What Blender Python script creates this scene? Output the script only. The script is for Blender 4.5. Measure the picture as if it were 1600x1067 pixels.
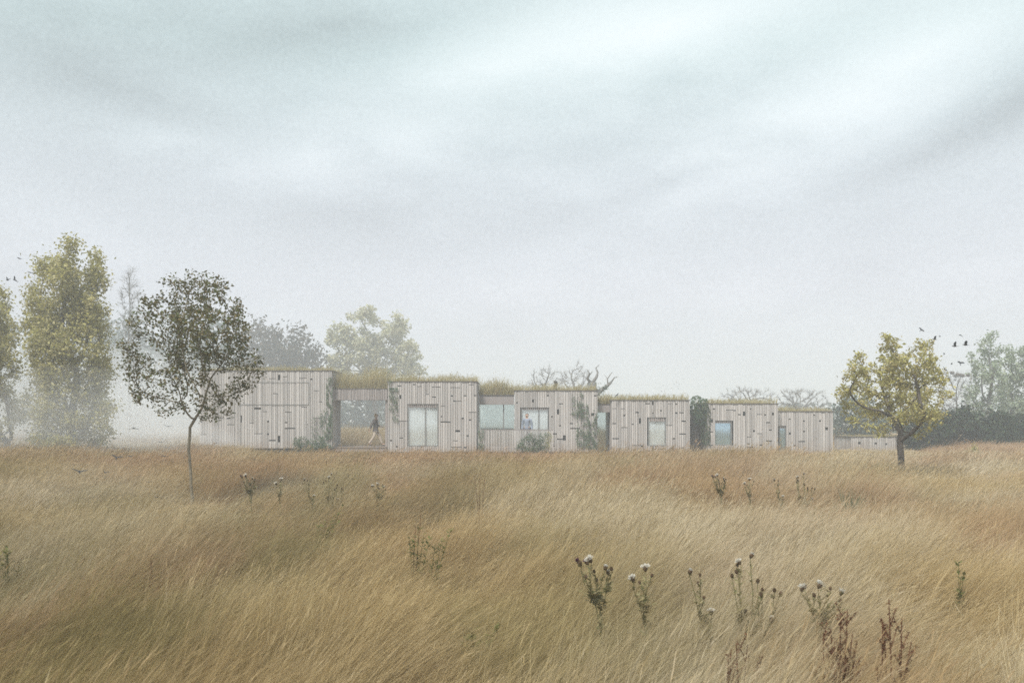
import bpy, bmesh, math, random
import numpy as np
from mathutils import Vector, Matrix

for o in list(bpy.data.objects):
    bpy.data.objects.remove(o)
SC = bpy.context.scene
COL = SC.collection
rnd = random.Random(7)
R = math.radians

# ------------------------------------------------------------------ camera
FPX, HOR, EYE = 1422.0, 653.0, 2.0            # focal length and horizon in photo pixels, eye height in metres
cam_data = bpy.data.cameras.new('camera')
cam_data.sensor_width = 36.0
cam_data.lens = FPX / 1600 * 36.0
cam_data.shift_y = (HOR - 533.5) / 1600
cam_data.clip_start = 0.1
cam_data.clip_end = 6000
cam_data.dof.use_dof = True
cam_data.dof.focus_distance = 40.0
cam_data.dof.aperture_fstop = 4.5
cam = bpy.data.objects.new('camera', cam_data)
COL.objects.link(cam)
cam.location = (0, 0, EYE)
cam.rotation_euler = (R(90), 0, 0)
SC.camera = cam

def P(px, py, Y):
    return Vector(((px - 800) / FPX * Y, Y, EYE - (py - HOR) / FPX * Y))
def X(px, Y): return (px - 800) / FPX * Y
def Z(py, Y): return EYE - (py - HOR) / FPX * Y

# ------------------------------------------------------------------ sky, sun, exposure
SC.view_settings.view_transform = 'Standard'
SC.view_settings.look = 'None'
SC.view_settings.exposure = 1.42
SC.view_settings.gamma = 1.0
SC.view_settings.use_curve_mapping = False
SUN_EL, SUN_AZ = 54.0, 207.0                   # high behind the camera, a little to the left (azimuth clockwise from +Y)
W = bpy.data.worlds.new('World'); SC.world = W; W.use_nodes = True
nt = W.node_tree; nt.nodes.clear()
def N(tree, t, **kw):
    n = tree.nodes.new(t)
    for k, v in kw.items(): setattr(n, k, v)
    return n
def math_node(tree, op, a, b=None, clamp=False):
    n = N(tree, 'ShaderNodeMath', operation=op, use_clamp=clamp)
    for i, v in enumerate((a, b)):
        if v is None: continue
        if isinstance(v, (int, float)): n.inputs[i].default_value = v
        else: tree.links.new(v, n.inputs[i])
    return n.outputs[0]
def mix_col(tree, fac, a, b, blend='MIX'):
    n = N(tree, 'ShaderNodeMix', data_type='RGBA', blend_type=blend)
    for i, v in ((0, fac), (6, a), (7, b)):
        if isinstance(v, (int, float)): n.inputs[i].default_value = v
        elif isinstance(v, tuple): n.inputs[i].default_value = v if len(v) == 4 else (*v, 1)
        else: tree.links.new(v, n.inputs[i])
    return n.outputs[2]
def ramp(tree, fac, stops):
    n = N(tree, 'ShaderNodeValToRGB')
    e = n.color_ramp.elements
    while len(e) < len(stops): e.new(0.5)
    for k, (p, c) in enumerate(stops):
        e[k].position = p; e[k].color = (*c, 1)
    if fac is not None: tree.links.new(fac, n.inputs[0])
    return n.outputs[0]
L = nt.links.new
SKY_GAIN = 0.44
tc = N(nt, 'ShaderNodeTexCoord')
sep = N(nt, 'ShaderNodeSeparateXYZ'); L(tc.outputs['Generated'], sep.inputs[0])
az = math_node(nt, 'ARCTAN2', sep.outputs[0], sep.outputs[1])
el = math_node(nt, 'ARCSINE', sep.outputs[2])
mp = N(nt, 'ShaderNodeMapping'); L(tc.outputs['Generated'], mp.inputs[0])
mp.inputs['Rotation'].default_value = (0, R(10), 0)
mp.inputs['Scale'].default_value = (1.7, 1.7, 4.2)
nz = N(nt, 'ShaderNodeTexNoise'); L(mp.outputs[0], nz.inputs['Vector'])
nz.inputs['Scale'].default_value = 2.5; nz.inputs['Detail'].default_value = 8; nz.inputs['Roughness'].default_value = 0.6
wob = math_node(nt, 'MULTIPLY', math_node(nt, 'SUBTRACT', nz.outputs[0], 0.5), 0.22)
cmb = N(nt, 'ShaderNodeCombineXYZ')
L(math_node(nt, 'ADD', az, wob), cmb.inputs[0]); L(math_node(nt, 'ADD', el, math_node(nt, 'MULTIPLY', wob, 0.5)), cmb.inputs[1])
bands = [  # cloud banks: centre, half length, half width (photo pixels = 1/1422 rad), tilt, brightness
    (1060, 30, 660, 160, 8, .42), (1400, 110, 560, 140, 18, .32), (760, 110, 460, 95, 14, .22), (230, 222, 300, 55, -4, .15),
    (620, 215, 460, 110, 6, .14), (1290, 180, 480, 150, 20, .12),
    (130, 120, 430, 190, -8, -.24), (470, 55, 420, 90, 10, -.21), (280, 320, 480, 100, 2, -.05), (600, 345, 420, 120, 6, -.14),
    (900, 330, 420, 80, 12, -.10), (1085, 262, 230, 50, 15, -.15), (1450, 240, 330, 60, 18, -.16), (1590, 160, 220, 70, 20, -.20),
    (1320, 440, 240, 70, 18, -.05), (60, 470, 420, 130, 4, -.07)]
tot = math_node(nt, 'MULTIPLY', math_node(nt, 'SUBTRACT', nz.outputs[0], 0.5), 0.34)
for px, py, rx, ry, an, amp in bands:
    a0 = math.atan((px - 800) / FPX); e0 = math.atan((HOR - py) / FPX * math.cos(a0))
    m = N(nt, 'ShaderNodeMapping', vector_type='TEXTURE')
    m.inputs['Location'].default_value = (a0, e0, 0); m.inputs['Rotation'].default_value = (0, 0, R(an))
    m.inputs['Scale'].default_value = (rx / FPX, ry / FPX, 1)
    L(cmb.outputs[0], m.inputs[0])
    g = N(nt, 'ShaderNodeTexGradient', gradient_type='QUADRATIC_SPHERE'); L(m.outputs[0], g.inputs[0])
    tot = math_node(nt, 'ADD', tot, math_node(nt, 'MULTIPLY', g.outputs['Fac'], amp * 1.05))
base = ramp(nt, math_node(nt, 'MULTIPLY', el, 1.0 / 1.5708, clamp=True), [
    (0.0, (.71, .74, .775)), (.085, (.70, .722, .775)), (.16, (.635, .692, .73)), (.24, (.55, .66, .67)), (.45, (.58, .67, .68)), (1.0, (.64, .70, .72))])
grain = N(nt, 'ShaderNodeTexNoise'); L(tc.outputs['Generated'], grain.inputs['Vector'])
grain.inputs['Scale'].default_value = 260; grain.inputs['Detail'].default_value = 2
gr = math_node(nt, 'MULTIPLY', math_node(nt, 'SUBTRACT', grain.outputs[0], 0.5), 0.20)
lum = math_node(nt, 'ADD', math_node(nt, 'ADD', tot, gr), 1.0)
vm = N(nt, 'ShaderNodeVectorMath', operation='SCALE'); L(base, vm.inputs[0]); L(lum, vm.inputs['Scale'])
white = mix_col(nt, math_node(nt, 'MULTIPLY', tot, 1.3, clamp=True), vm.outputs[0], (.88, .905, .915))
sky = N(nt, 'ShaderNodeTexSky', sky_type='NISHITA', sun_disc=False)
sky.sun_elevation = R(SUN_EL); sky.sun_rotation = R(SUN_AZ)
skys = N(nt, 'ShaderNodeVectorMath', operation='SCALE'); L(sky.outputs[0], skys.inputs[0]); skys.inputs['Scale'].default_value = 0.1
cloudy = mix_col(nt, 0.93, skys.outputs[0], white)
bg = N(nt, 'ShaderNodeBackground'); L(cloudy, bg.inputs[0]); bg.inputs[1].default_value = SKY_GAIN
L(bg.outputs[0], N(nt, 'ShaderNodeOutputWorld').inputs[0])

sd = bpy.data.lights.new('sun', 'SUN'); sd.energy = 1.5; sd.angle = R(14); sd.color = (1, .965, .91)
sun = bpy.data.objects.new('sun', sd); COL.objects.link(sun)
sdir = Vector((math.sin(R(SUN_AZ)) * math.cos(R(SUN_EL)), math.cos(R(SUN_AZ)) * math.cos(R(SUN_EL)), math.sin(R(SUN_EL))))
sun.rotation_euler = sdir.to_track_quat('Z', 'Y').to_euler()

SC.cycles.max_bounces = 6
SC.cycles.diffuse_bounces = 3
SC.cycles.glossy_bounces = 3
SC.cycles.transmission_bounces = 4
SC.cycles.transparent_max_bounces = 12
SC.cycles.volume_bounces = 2
SC.cycles.use_denoising = False            # the photograph is grainy itself; a denoiser would comb the grass into strokes
SC.cycles.filter_width = 1.6
SC.cycles.use_adaptive_sampling = False

# ------------------------------------------------------------------ object helpers
def tag(o, label=None, cat=None, group=None, kind=None):
    if label: o['label'] = label
    if cat: o['category'] = cat
    if group: o['group'] = group
    if kind: o['kind'] = kind
    return o
def empty(name, loc=(0, 0, 0), label=None, cat=None, group=None):
    o = bpy.data.objects.new(name, None); COL.objects.link(o); o.location = loc
    o.empty_display_size = 0.2
    return tag(o, label, cat, group)
def link_mesh(name, me, mat, parent=None, loc=None, coll=None):
    o = bpy.data.objects.new(name, me)
    (coll or COL).objects.link(o)
    if mat is not None and not me.materials: me.materials.append(mat)
    if parent is not None: o.parent = parent
    if loc is not None: o.location = loc
    return o
class MB:
    """collects boxes, tubes and free faces into one mesh"""
    def __init__(s): s.v, s.f = [], []
    def box(s, x0, x1, y0, y1, z0, z1):
        b = len(s.v)
        s.v += [(x, y, z) for z in (z0, z1) for y in (y0, y1) for x in (x0, x1)]
        s.f += [tuple(b + i for i in q) for q in ((0, 2, 3, 1), (4, 5, 7, 6), (0, 1, 5, 4), (2, 6, 7, 3), (0, 4, 6, 2), (1, 3, 7, 5))]
        return s
    def tube(s, pts, rad, n=5, cap=True):
        b = len(s.v); k = len(pts)
        pts = [Vector(p) for p in pts]
        for i, p in enumerate(pts):
            t = (pts[min(i + 1, k - 1)] - pts[max(i - 1, 0)])
            if t.length < 1e-9: t = Vector((0, 0, 1))
            t.normalize()
            a = t.cross(Vector((0.31, 0.93, 0.2))); a.normalize(); c = t.cross(a)
            r = rad[i] if hasattr(rad, '__len__') else rad
            for j in range(n):
                w = 2 * math.pi * j / n
                s.v.append(tuple(p + (a * math.cos(w) + c * math.sin(w)) * r))
        for i in range(k - 1):
            for j in range(n):
                s.f.append((b + i * n + j, b + i * n + (j + 1) % n, b + (i + 1) * n + (j + 1) % n, b + (i + 1) * n + j))
        if cap:
            s.f.append(tuple(b + (k - 1) * n + j for j in range(n)))
            s.f.append(tuple(b + j for j in reversed(range(n))))
        return s
    def face(s, pts):
        b = len(s.v); s.v += [tuple(p) for p in pts]; s.f.append(tuple(range(b, b + len(pts)))); return s
    def ball(s, c, r, sx=1, sy=1, sz=1, nu=8, nv=6):
        b = len(s.v); c = Vector(c)
        for i in range(nv + 1):
            th = math.pi * i / nv
            for j in range(nu):
                ph = 2 * math.pi * j / nu
                s.v.append((c.x + r * sx * math.sin(th) * math.cos(ph), c.y + r * sy * math.sin(th) * math.sin(ph), c.z + r * sz * math.cos(th)))
        for i in range(nv):
            for j in range(nu):
                s.f.append((b + i * nu + j, b + (i + 1) * nu + j, b + (i + 1) * nu + (j + 1) % nu, b + i * nu + (j + 1) % nu))
        return s
    def mesh(s, name, smooth=False):
        me = bpy.data.meshes.new(name); me.from_pydata(s.v, [], s.f); me.update()
        if smooth: me.polygons.foreach_set('use_smooth', [True] * len(me.polygons))
        return me
    def build(s, name, mat, parent=None, smooth=False):
        return link_mesh(name, s.mesh(name, smooth), mat, parent)
def copy_tree(o, parent=None):
    c = o.copy(); COL.objects.link(c)
    if parent is not None: c.parent = parent
    for ch in list(o.children): copy_tree(ch, c)
    return c

# ------------------------------------------------------------------ materials
def new_mat(name):
    m = bpy.data.materials.new(name); m.use_nodes = True
    t = m.node_tree; t.nodes.clear()
    out = N(t, 'ShaderNodeOutputMaterial')
    return m, t, out
def principled(t, out, col, rough=0.8, spec=0.3):
    b = N(t, 'ShaderNodeBsdfPrincipled')
    if isinstance(col, tuple): b.inputs['Base Color'].default_value = (*col, 1)
    else: t.links.new(col, b.inputs['Base Color'])
    b.inputs['Roughness'].default_value = rough
    b.inputs['Specular IOR Level'].default_value = spec
    t.links.new(b.outputs[0], out.inputs[0])
    return b
def plain(name, col, rough=0.8, spec=0.3, var=0.12, scale=6.0):
    m, t, out = new_mat(name)
    g = N(t, 'ShaderNodeTexCoord'); n = N(t, 'ShaderNodeTexNoise'); t.links.new(g.outputs['Object'], n.inputs['Vector'])
    n.inputs['Scale'].default_value = scale; n.inputs['Detail'].default_value = 5
    c = ramp(t, n.outputs[0], [(.3, tuple(x * (1 - var) for x in col)), (.7, tuple(min(1, x * (1 + var)) for x in col))])
    principled(t, out, c, rough, spec)
    return m
def leafy(name, stops, trans=0.35, patch=None, patch_scale=0.5):
    """leaf or blade material: a random tone per island, optionally drifting in patches over the ground"""
    m, t, out = new_mat(name)
    g = N(t, 'ShaderNodeNewGeometry')
    fac = g.outputs['Random Per Island']
    c = ramp(t, fac, stops)
    if patch:
        n = N(t, 'ShaderNodeTexNoise'); t.links.new(g.outputs['Position'], n.inputs['Vector'])
        n.inputs['Scale'].default_value = patch_scale; n.inputs['Detail'].default_value = 3
        c2 = ramp(t, fac, patch)
        f = N(t, 'ShaderNodeMapRange'); t.links.new(n.outputs[0], f.inputs[0]); f.inputs[1].default_value = .42; f.inputs[2].default_value = .60
        c = mix_col(t, f.outputs[0], c, c2)
    d = N(t, 'ShaderNodeBsdfDiffuse'); t.links.new(c, d.inputs[0])
    tr = N(t, 'ShaderNodeBsdfTranslucent'); t.links.new(c, tr.inputs[0])
    mx = N(t, 'ShaderNodeMixShader'); mx.inputs[0].default_value = trans
    t.links.new(d.outputs[0], mx.inputs[1]); t.links.new(tr.outputs[0], mx.inputs[2]); t.links.new(mx.outputs[0], out.inputs[0])
    return m

def wood_mat(name, ca, cb, var=.28):
    m, t, out = new_mat(name)
    oi = N(t, 'ShaderNodeObjectInfo'); g = N(t, 'ShaderNodeNewGeometry')
    mp_ = N(t, 'ShaderNodeMapping'); t.links.new(g.outputs['Position'], mp_.inputs[0]); mp_.inputs['Scale'].default_value = (26, 26, 1.3)
    n = N(t, 'ShaderNodeTexNoise'); t.links.new(mp_.outputs[0], n.inputs['Vector']); n.inputs['Scale'].default_value = 1.0; n.inputs['Detail'].default_value = 6
    n2 = N(t, 'ShaderNodeTexNoise'); t.links.new(g.outputs['Position'], n2.inputs['Vector']); n2.inputs['Scale'].default_value = .55; n2.inputs['Detail'].default_value = 4
    c = mix_col(t, n2.outputs[0], ca, cb)
    v = math_node(t, 'ADD', math_node(t, 'MULTIPLY', oi.outputs['Random'], var), 1 - var / 2)
    v = math_node(t, 'MULTIPLY', v, math_node(t, 'ADD', math_node(t, 'MULTIPLY', n.outputs[0], .5), .75))
    s = N(t, 'ShaderNodeVectorMath', operation='SCALE'); t.links.new(c, s.inputs[0]); t.links.new(v, s.inputs['Scale'])
    # splash staining low on the boards, with an uneven edge
    sp = N(t, 'ShaderNodeSeparateXYZ'); t.links.new(g.outputs['Position'], sp.inputs[0])
    n3 = N(t, 'ShaderNodeTexNoise'); t.links.new(g.outputs['Position'], n3.inputs['Vector']); n3.inputs['Scale'].default_value = 1.1; n3.inputs['Detail'].default_value = 4
    st = math_node(t, 'ADD', math_node(t, 'MULTIPLY', sp.outputs[2], -0.9), math_node(t, 'MULTIPLY', n3.outputs[0], 1.5), )
    st = math_node(t, 'MULTIPLY', st, .55, clamp=True)
    c = mix_col(t, st, s.outputs[0], (.30, .19, .11))
    principled(t, out, c, .85, .2)
    return m

M = {}
M['plank'] = wood_mat('weathered_wood', (.515, .485, .460), (.415, .385, .363), .38)
M['plank_dark'] = wood_mat('shaded_wood', (.36, .33, .315), (.30, .26, .245))  # brown fascia tone; on lintels and recessed wall it paints in their shade
M['membrane'] = plain('black_membrane', (.025, .024, .024), .9)
M['coping'] = plain('dark_coping', (.10, .085, .075), .6)
M['inner'] = plain('plaster', (.62, .63, .62), .9)
M['frame'] = plain('grey_frame', (.22, .22, .21), .5)
M['curtain'] = plain('pale_curtain', (.90, .92, .91), .9, var=.04, scale=2)  # pale sky reflection in the panes is put into this near-white
M['deck'] = plain('deck_boards', (.25, .20, .165), .85)
M['bark'] = plain('bark', (.12, .10, .085), .95, var=.4, scale=9)
M['bark_pale'] = plain('pale_bark', (.21, .18, .13), .95, var=.35, scale=12)
M['bark_grey'] = plain('grey_bark', (.20, .19, .175), .95, var=.3, scale=7)
M['metal_black'] = plain('black_flue', (.03, .03, .032), .5)
M['bird'] = plain('bird_feathers', (.035, .037, .042), .8)
M['soil'] = plain('field_soil', (.22, .175, .10), .95, var=.35, scale=.8)
def glass_mat(name, tint, refl):
    m, t, out = new_mat(name)
    gl = N(t, 'ShaderNodeBsdfGlossy'); gl.inputs['Color'].default_value = (*tint, 1); gl.inputs['Roughness'].default_value = .06
    tp = N(t, 'ShaderNodeBsdfTransparent'); tp.inputs[0].default_value = (.93, .94, .94, 1)
    n = N(t, 'ShaderNodeTexNoise'); g = N(t, 'ShaderNodeNewGeometry'); t.links.new(g.outputs['Position'], n.inputs['Vector'])
    n.inputs['Scale'].default_value = .8
    bp = N(t, 'ShaderNodeBump'); bp.inputs['Strength'].default_value = .03; bp.inputs['Distance'].default_value = .1
    t.links.new(n.outputs[0], bp.inputs['Height']); t.links.new(bp.outputs[0], gl.inputs['Normal'])
    mx = N(t, 'ShaderNodeMixShader'); mx.inputs[0].default_value = refl
    t.links.new(tp.outputs[0], mx.inputs[1]); t.links.new(gl.outputs[0], mx.inputs[2]); t.links.new(mx.outputs[0], out.inputs[0])
    return m
M['glass'] = glass_mat('window_glass', (.93, .96, .95), .20)
M['glass_sky'] = glass_mat('sky_reflection_glass', (.66, .86, 1.0), .45)  # blue of the reflected sky is put into the gloss tint
M['glass_green'] = glass_mat('green_window_glass', (.84, .94, .89), .5)
straw = [(0, (.47, .37, .20)), (.3, (.40, .30, .15)), (.55, (.52, .42, .25)), (.8, (.35, .28, .12)), (1, (.56, .47, .31))]
rust = [(0, (.42, .25, .10)), (.3, (.33, .22, .10)), (.6, (.48, .33, .17)), (.85, (.30, .26, .10)), (1, (.36, .2, .09))]
M['grass'] = leafy('dry_grass', straw, .35, rust, .16)
M['roof_grass'] = leafy('roof_grass', [(0, (.52, .44, .23)), (.35, (.36, .33, .14)), (.6, (.62, .51, .31)), (.85, (.27, .25, .11)), (1, (.56, .42, .24))], .3,
                        [(0, (.5, .43, .24)), (.5, (.56, .47, .28)), (1, (.40, .37, .16))], .6)
M['leaf_yellow'] = leafy('yellow_green_leaves', [(0, (.48, .44, .15)), (.3, (.34, .33, .10)), (.55, (.60, .54, .26)), (.8, (.24, .22, .09)), (1, (.66, .60, .35))], .42)
M['leaf_ochre'] = leafy('ochre_leaves', [(0, (.56, .52, .19)), (.3, (.42, .40, .15)), (.55, (.66, .60, .28)), (.8, (.31, .28, .13)), (1, (.60, .50, .27))], .42)
M['leaf_dark'] = leafy('dark_bronze_leaves', [(0, (.10, .095, .038)), (.25, (.17, .13, .055)), (.5, (.09, .125, .04)), (.75, (.26, .20, .10)), (1, (.14, .175, .06))], .38)
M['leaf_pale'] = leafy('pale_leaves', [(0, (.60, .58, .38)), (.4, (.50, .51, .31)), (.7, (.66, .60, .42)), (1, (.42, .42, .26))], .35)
M['leaf_wood'] = leafy('wood_leaves', [(0, (.12, .17, .145)), (.4, (.16, .20, .16)), (.7, (.10, .14, .12)), (1, (.21, .23, .19))], .3)  # lightened grey-green; some of the mist's paleness is in these colours
M['leaf_brown'] = leafy('brown_wood_leaves', [(0, (.12, .105, .08)), (.4, (.15, .12, .095)), (.7, (.09, .10, .07)), (1, (.16, .15, .11))], .25)
M['leaf_silver'] = leafy('silver_leaves', [(0, (.42, .48, .33)), (.4, (.30, .37, .23)), (.7, (.55, .60, .47)), (1, (.17, .22, .14))], .35)
M['leaf_hedge'] = leafy('hedge_leaves', [(0, (.025, .045, .024)), (.4, (.04, .065, .032)), (.7, (.026, .04, .026)), (1, (.08, .11, .05))], .2)
M['leaf_ivy'] = leafy('ivy_leaves', [(0, (.07, .12, .065)), (.4, (.12, .17, .10)), (.7, (.05, .09, .05)), (1, (.19, .22, .12))], .2)
M['leaf_shrub'] = leafy('shrub_leaves', [(0, (.08, .14, .07)), (.4, (.12, .19, .10)), (.7, (.06, .11, .055)), (1, (.20, .23, .10))], .3)
M['leaf_ivy_dark'] = leafy('dark_ivy_leaves', [(0, (.03, .055, .032)), (.4, (.05, .08, .045)), (.7, (.03, .045, .03)), (.9, (.10, .12, .05)), (1, (.20, .18, .06))], .2)
M['leaf_weed'] = leafy('weed_leaves', [(0, (.15, .17, .06)), (.4, (.22, .21, .08)), (.7, (.12, .13, .045)), (1, (.30, .25, .11))], .3)
M['dock'] = leafy('dock_seed', [(0, (.13, .055, .035)), (.5, (.18, .085, .05)), (.8, (.10, .045, .03)), (1, (.22, .11, .06))], .15)
M['thistle_stem'] = leafy('thistle_stem', [(0, (.26, .24, .11)), (.4, (.36, .30, .17)), (.7, (.20, .20, .085)), (1, (.43, .36, .23))], .25)
M['bulb'] = leafy('thistle_bulb', [(0, (.13, .085, .055)), (.5, (.18, .12, .075)), (1, (.10, .085, .05))], .1)
M['fluff'] = leafy('thistle_down', [(0, (.72, .68, .60)), (.5, (.80, .77, .70)), (1, (.64, .60, .52))], .4)
M['purple'] = leafy('thistle_purple', [(0, (.13, .05, .09)), (.5, (.17, .07, .11)), (1, (.10, .045, .07))], .3)

# ------------------------------------------------------------------ air, ground
HAZE_DENSITY = 0.0042
m, t, out = new_mat('mist')
pv = N(t, 'ShaderNodeVolumePrincipled')
pv.inputs['Color'].default_value = (.93, .965, 1.0, 1); pv.inputs['Density'].default_value = HAZE_DENSITY; pv.inputs['Anisotropy'].default_value = 0
t.links.new(pv.outputs[0], out.inputs['Volume'])
hz = MB().box(-420, 420, -60, 620, -1.2, 20).build('haze', m)
tag(hz, 'thin pale mist filling the air over the meadow', 'mist', kind='stuff')
m2, t, out = new_mat('ground_mist')
pv = N(t, 'ShaderNodeVolumePrincipled')
pv.inputs['Color'].default_value = (.97, .985, 1.0, 1); pv.inputs['Density'].default_value = .062; pv.inputs['Anisotropy'].default_value = 0
t.links.new(pv.outputs[0], out.inputs['Volume'])
for lab, c_, r_ in (('bank of pale ground mist round the foot of the tall columnar tree', (X(110, 36), 36.0, .8), (4.6, 3.2, 2.3)),
                    ('pale mist bank round the tree cut off by the picture edge', (X(0, 37), 37.5, 1.6), (3.6, 3.0, 2.9)),
                    ('thin mist bank drifting high through the middle of the columnar tree', (X(120, 36), 35.5, 2.6), (3.3, 2.2, 1.5)),
                    ('low mist bank over the grass between columnar and dark tree', (X(215, 44), 45, .5), (4.6, 4.2, 1.6)),
                    ('wide bank of pale ground mist at the end of the tall cabin', (X(230, 62), 62, .9), (11, 7, 3.3)),
                    ('tall bank of pale mist before the misty wood at the picture edge', (X(110, 74), 75, 2.2), (16, 9, 6.0))):
    o = MB().ball((0, 0, 0), 1, *r_, nu=28, nv=18).build('mist_bank', m2, None, True); o.location = c_
    tag(o, lab, 'mist', kind='stuff')
g = MB().face([(-400, -50, 0), (400, -50, 0), (400, 600, 0), (-400, 600, 0)]).build('ground', M['soil'])
tag(g, 'flat earth of the dry meadow under the grass', 'ground', kind='structure')

# ------------------------------------------------------------------ grass
def vnoise(x, y, seed=0):
    x = np.asarray(x, float); y = np.asarray(y, float)
    def h(i, j):
        v = np.sin(i * 127.1 + j * 311.7 + seed * 74.7) * 43758.5453
        return v - np.floor(v)
    i, j = np.floor(x), np.floor(y); fx, fy = x - i, y - j
    fx = fx * fx * (3 - 2 * fx); fy = fy * fy * (3 - 2 * fy)
    return (h(i, j) * (1 - fx) + h(i + 1, j) * fx) * (1 - fy) + (h(i, j + 1) * (1 - fx) + h(i + 1, j + 1) * fx) * fy
def fbm(x, y, seed=0):
    return (vnoise(x, y, seed) + .5 * vnoise(x * 2.1 + 5, y * 2.1, seed + 1) + .25 * vnoise(x * 4.3, y * 4.3 + 9, seed + 2)) / 1.75
def blades(base, height, lean, width, rs, heads=0.0, head_w=.012, head_len=.12):
    """numpy: base (n,3), height (n,), lean (n,2) = how far the tip is blown, width (n,); returns verts, faces"""
    n = len(base)
    yaw = rs.uniform(0, np.pi, n); d = np.stack([np.cos(yaw), np.sin(yaw), np.zeros(n)], 1)
    V, F = [], []
    for k, (tt, ww) in enumerate(((0, 1.0), (.45, .9), (.8, .55), (1.0, 0))):
        c = base.copy(); q = tt ** 1.7
        c[:, 0] += lean[:, 0] * q; c[:, 1] += lean[:, 1] * q
        c[:, 2] += height * (tt - .18 * tt * tt * np.minimum(1, np.hypot(lean[:, 0], lean[:, 1]) / np.maximum(height, .01)))
        if k < 3:
            V.append(c - d * (width * ww / 2)[:, None]); V.append(c + d * (width * ww / 2)[:, None])
        else: V.append(c)
    verts = np.stack(V, 1).reshape(-1, 3)
    o = np.arange(n) * 7
    F = [(a, a + 1, a + 3, a + 2) for a in o] + [(a + 2, a + 3, a + 5, a + 4) for a in o] + [(a + 4, a + 5, a + 6) for a in o]
    verts = verts.tolist(); F = [tuple(int(i) for i in f) for f in F]
    nh = int(n * heads)
    for i in range(nh):           # feathery seed heads at the blown tips
        tip = np.array(verts[i * 7 + 6]); prev = (np.array(verts[i * 7 + 4]) + np.array(verts[i * 7 + 5])) / 2
        ax = tip - prev; ax /= max(1e-6, np.linalg.norm(ax))
        L_ = head_len * rs.uniform(.7, 1.3); w = head_w * rs.uniform(.6, 1.3)
        for s in range(2):
            e = np.cross(ax, rs.normal(size=3)); e /= max(1e-6, np.linalg.norm(e)); b = len(verts)
            verts += [tuple(tip - ax * L_ * .4), tuple(tip + e * w * .5), tuple(tip + ax * L_ * .6), tuple(tip - e * w * .5)]
            F.append((b, b + 1, b + 2, b + 3))
    return verts, F
def grass_mesh(name, base, h0, h1, lean0, width, seed, heads=.15, hw=.012, hl=.12):
    rs = np.random.RandomState(seed); n = len(base)
    hh = rs.uniform(h0, h1, n)
    ln = np.stack([rs.uniform(.25, 1.0, n) * lean0 * hh, rs.normal(0, .16, n) * hh], 1)
    v, f = blades(base, hh, ln, rs.uniform(.6, 1.3, n) * width, rs, heads, hw, hl)
    me = bpy.data.meshes.new(name); me.from_pydata(v, [], f); me.update(); return me
tufts = bpy.data.collections.new('tufts')                 # source meshes, not linked to the scene
M['meadow'], t, out = new_mat('meadow_grass')
g = N(t, 'ShaderNodeNewGeometry'); at = N(t, 'ShaderNodeAttribute', attribute_type='INSTANCER', attribute_name='tint')
sp = N(t, 'ShaderNodeSeparateXYZ'); t.links.new(at.outputs['Vector'], sp.inputs[0])
rp = g.outputs['Random Per Island']
c = ramp(t, rp, [(0, (.66, .52, .28)), (.25, (.52, .39, .19)), (.45, (.74, .60, .36)), (.65, (.26, .185, .085)), (.75, (.46, .34, .16)), (.9, (.19, .14, .07)), (1, (.80, .67, .45))])
c = mix_col(t, sp.outputs[2], c, ramp(t, rp, [(0, (.74, .65, .47)), (.3, (.58, .48, .31)), (.5, (.82, .73, .57)), (.7, (.28, .22, .13)), (.8, (.50, .42, .27)), (.92, (.22, .18, .10)), (1, (.84, .76, .60))]))
c = mix_col(t, sp.outputs[0], c, ramp(t, rp, [(0, (.58, .35, .19)), (.3, (.40, .25, .14)), (.55, (.62, .42, .26)), (.75, (.20, .13, .065)), (.9, (.40, .26, .12)), (1, (.56, .33, .16))]))
c = mix_col(t, sp.outputs[1], c, ramp(t, rp, [(0, (.27, .25, .10)), (.3, (.36, .31, .14)), (.5, (.14, .115, .05)), (.7, (.27, .235, .10)), (.85, (.15, .12, .06)), (1, (.42, .36, .18))]))
d = N(t, 'ShaderNodeBsdfDiffuse'); t.links.new(c, d.inputs[0]); tr = N(t, 'ShaderNodeBsdfTranslucent'); t.links.new(c, tr.inputs[0])
mx = N(t, 'ShaderNodeMixShader'); mx.inputs[0].default_value = .3
t.links.new(d.outputs[0], mx.inputs[1]); t.links.new(tr.outputs[0], mx.inputs[2]); t.links.new(mx.outputs[0], out.inputs[0])
kinds = [  # radius, blades, width, head width, head length : near, middle, far
    (.28, 250, .0026, .0038, .12), (.44, 270, .0050, .008, .14), (.75, 230, .012, .017, .16)]
NV = 4
for ki, (rad, nb, wd, hw, hl) in enumerate(kinds):
    for vi in range(NV):
        rs = np.random.RandomState(100 + ki * 10 + vi)
        a = rs.uniform(0, 2 * np.pi, nb); r = rad * np.sqrt(rs.uniform(0, 1, nb))
        base = np.stack([r * np.cos(a), r * np.sin(a), np.full(nb, -.01)], 1)
        me = grass_mesh('tuft', base, .45, 1.1, .75, wd, 200 + ki * 10 + vi, .22, hw, hl)
        me.materials.append(M['meadow'])
        o = bpy.data.objects.new('grass_tuft_%s_%d' % ('abc'[ki], vi), me); tufts.objects.link(o)
def keep_out(x, y):
    k = np.ones(len(x), bool)
    for (a, b, c0, c1) in CLEAR:
        k &= ~((x > a) & (x < b) & (y > c0) & (y < c1))
    return k
CLEAR = [(-16.7, -9.2, 47.8, 51.5), (-9.6, -6.4, 48.2, 54.2), (-6.6, -1.7, 46.8, 51.2), (-2.0, 2.2, 46.8, 52.4), (0, 4.7, 47.9, 52.2), (4.3, 9.6, 47.7, 52.2),
         (9.2, 17.4, 47.6, 53.2), (18.6, 22.9, 51.6, 55.2)]
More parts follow.
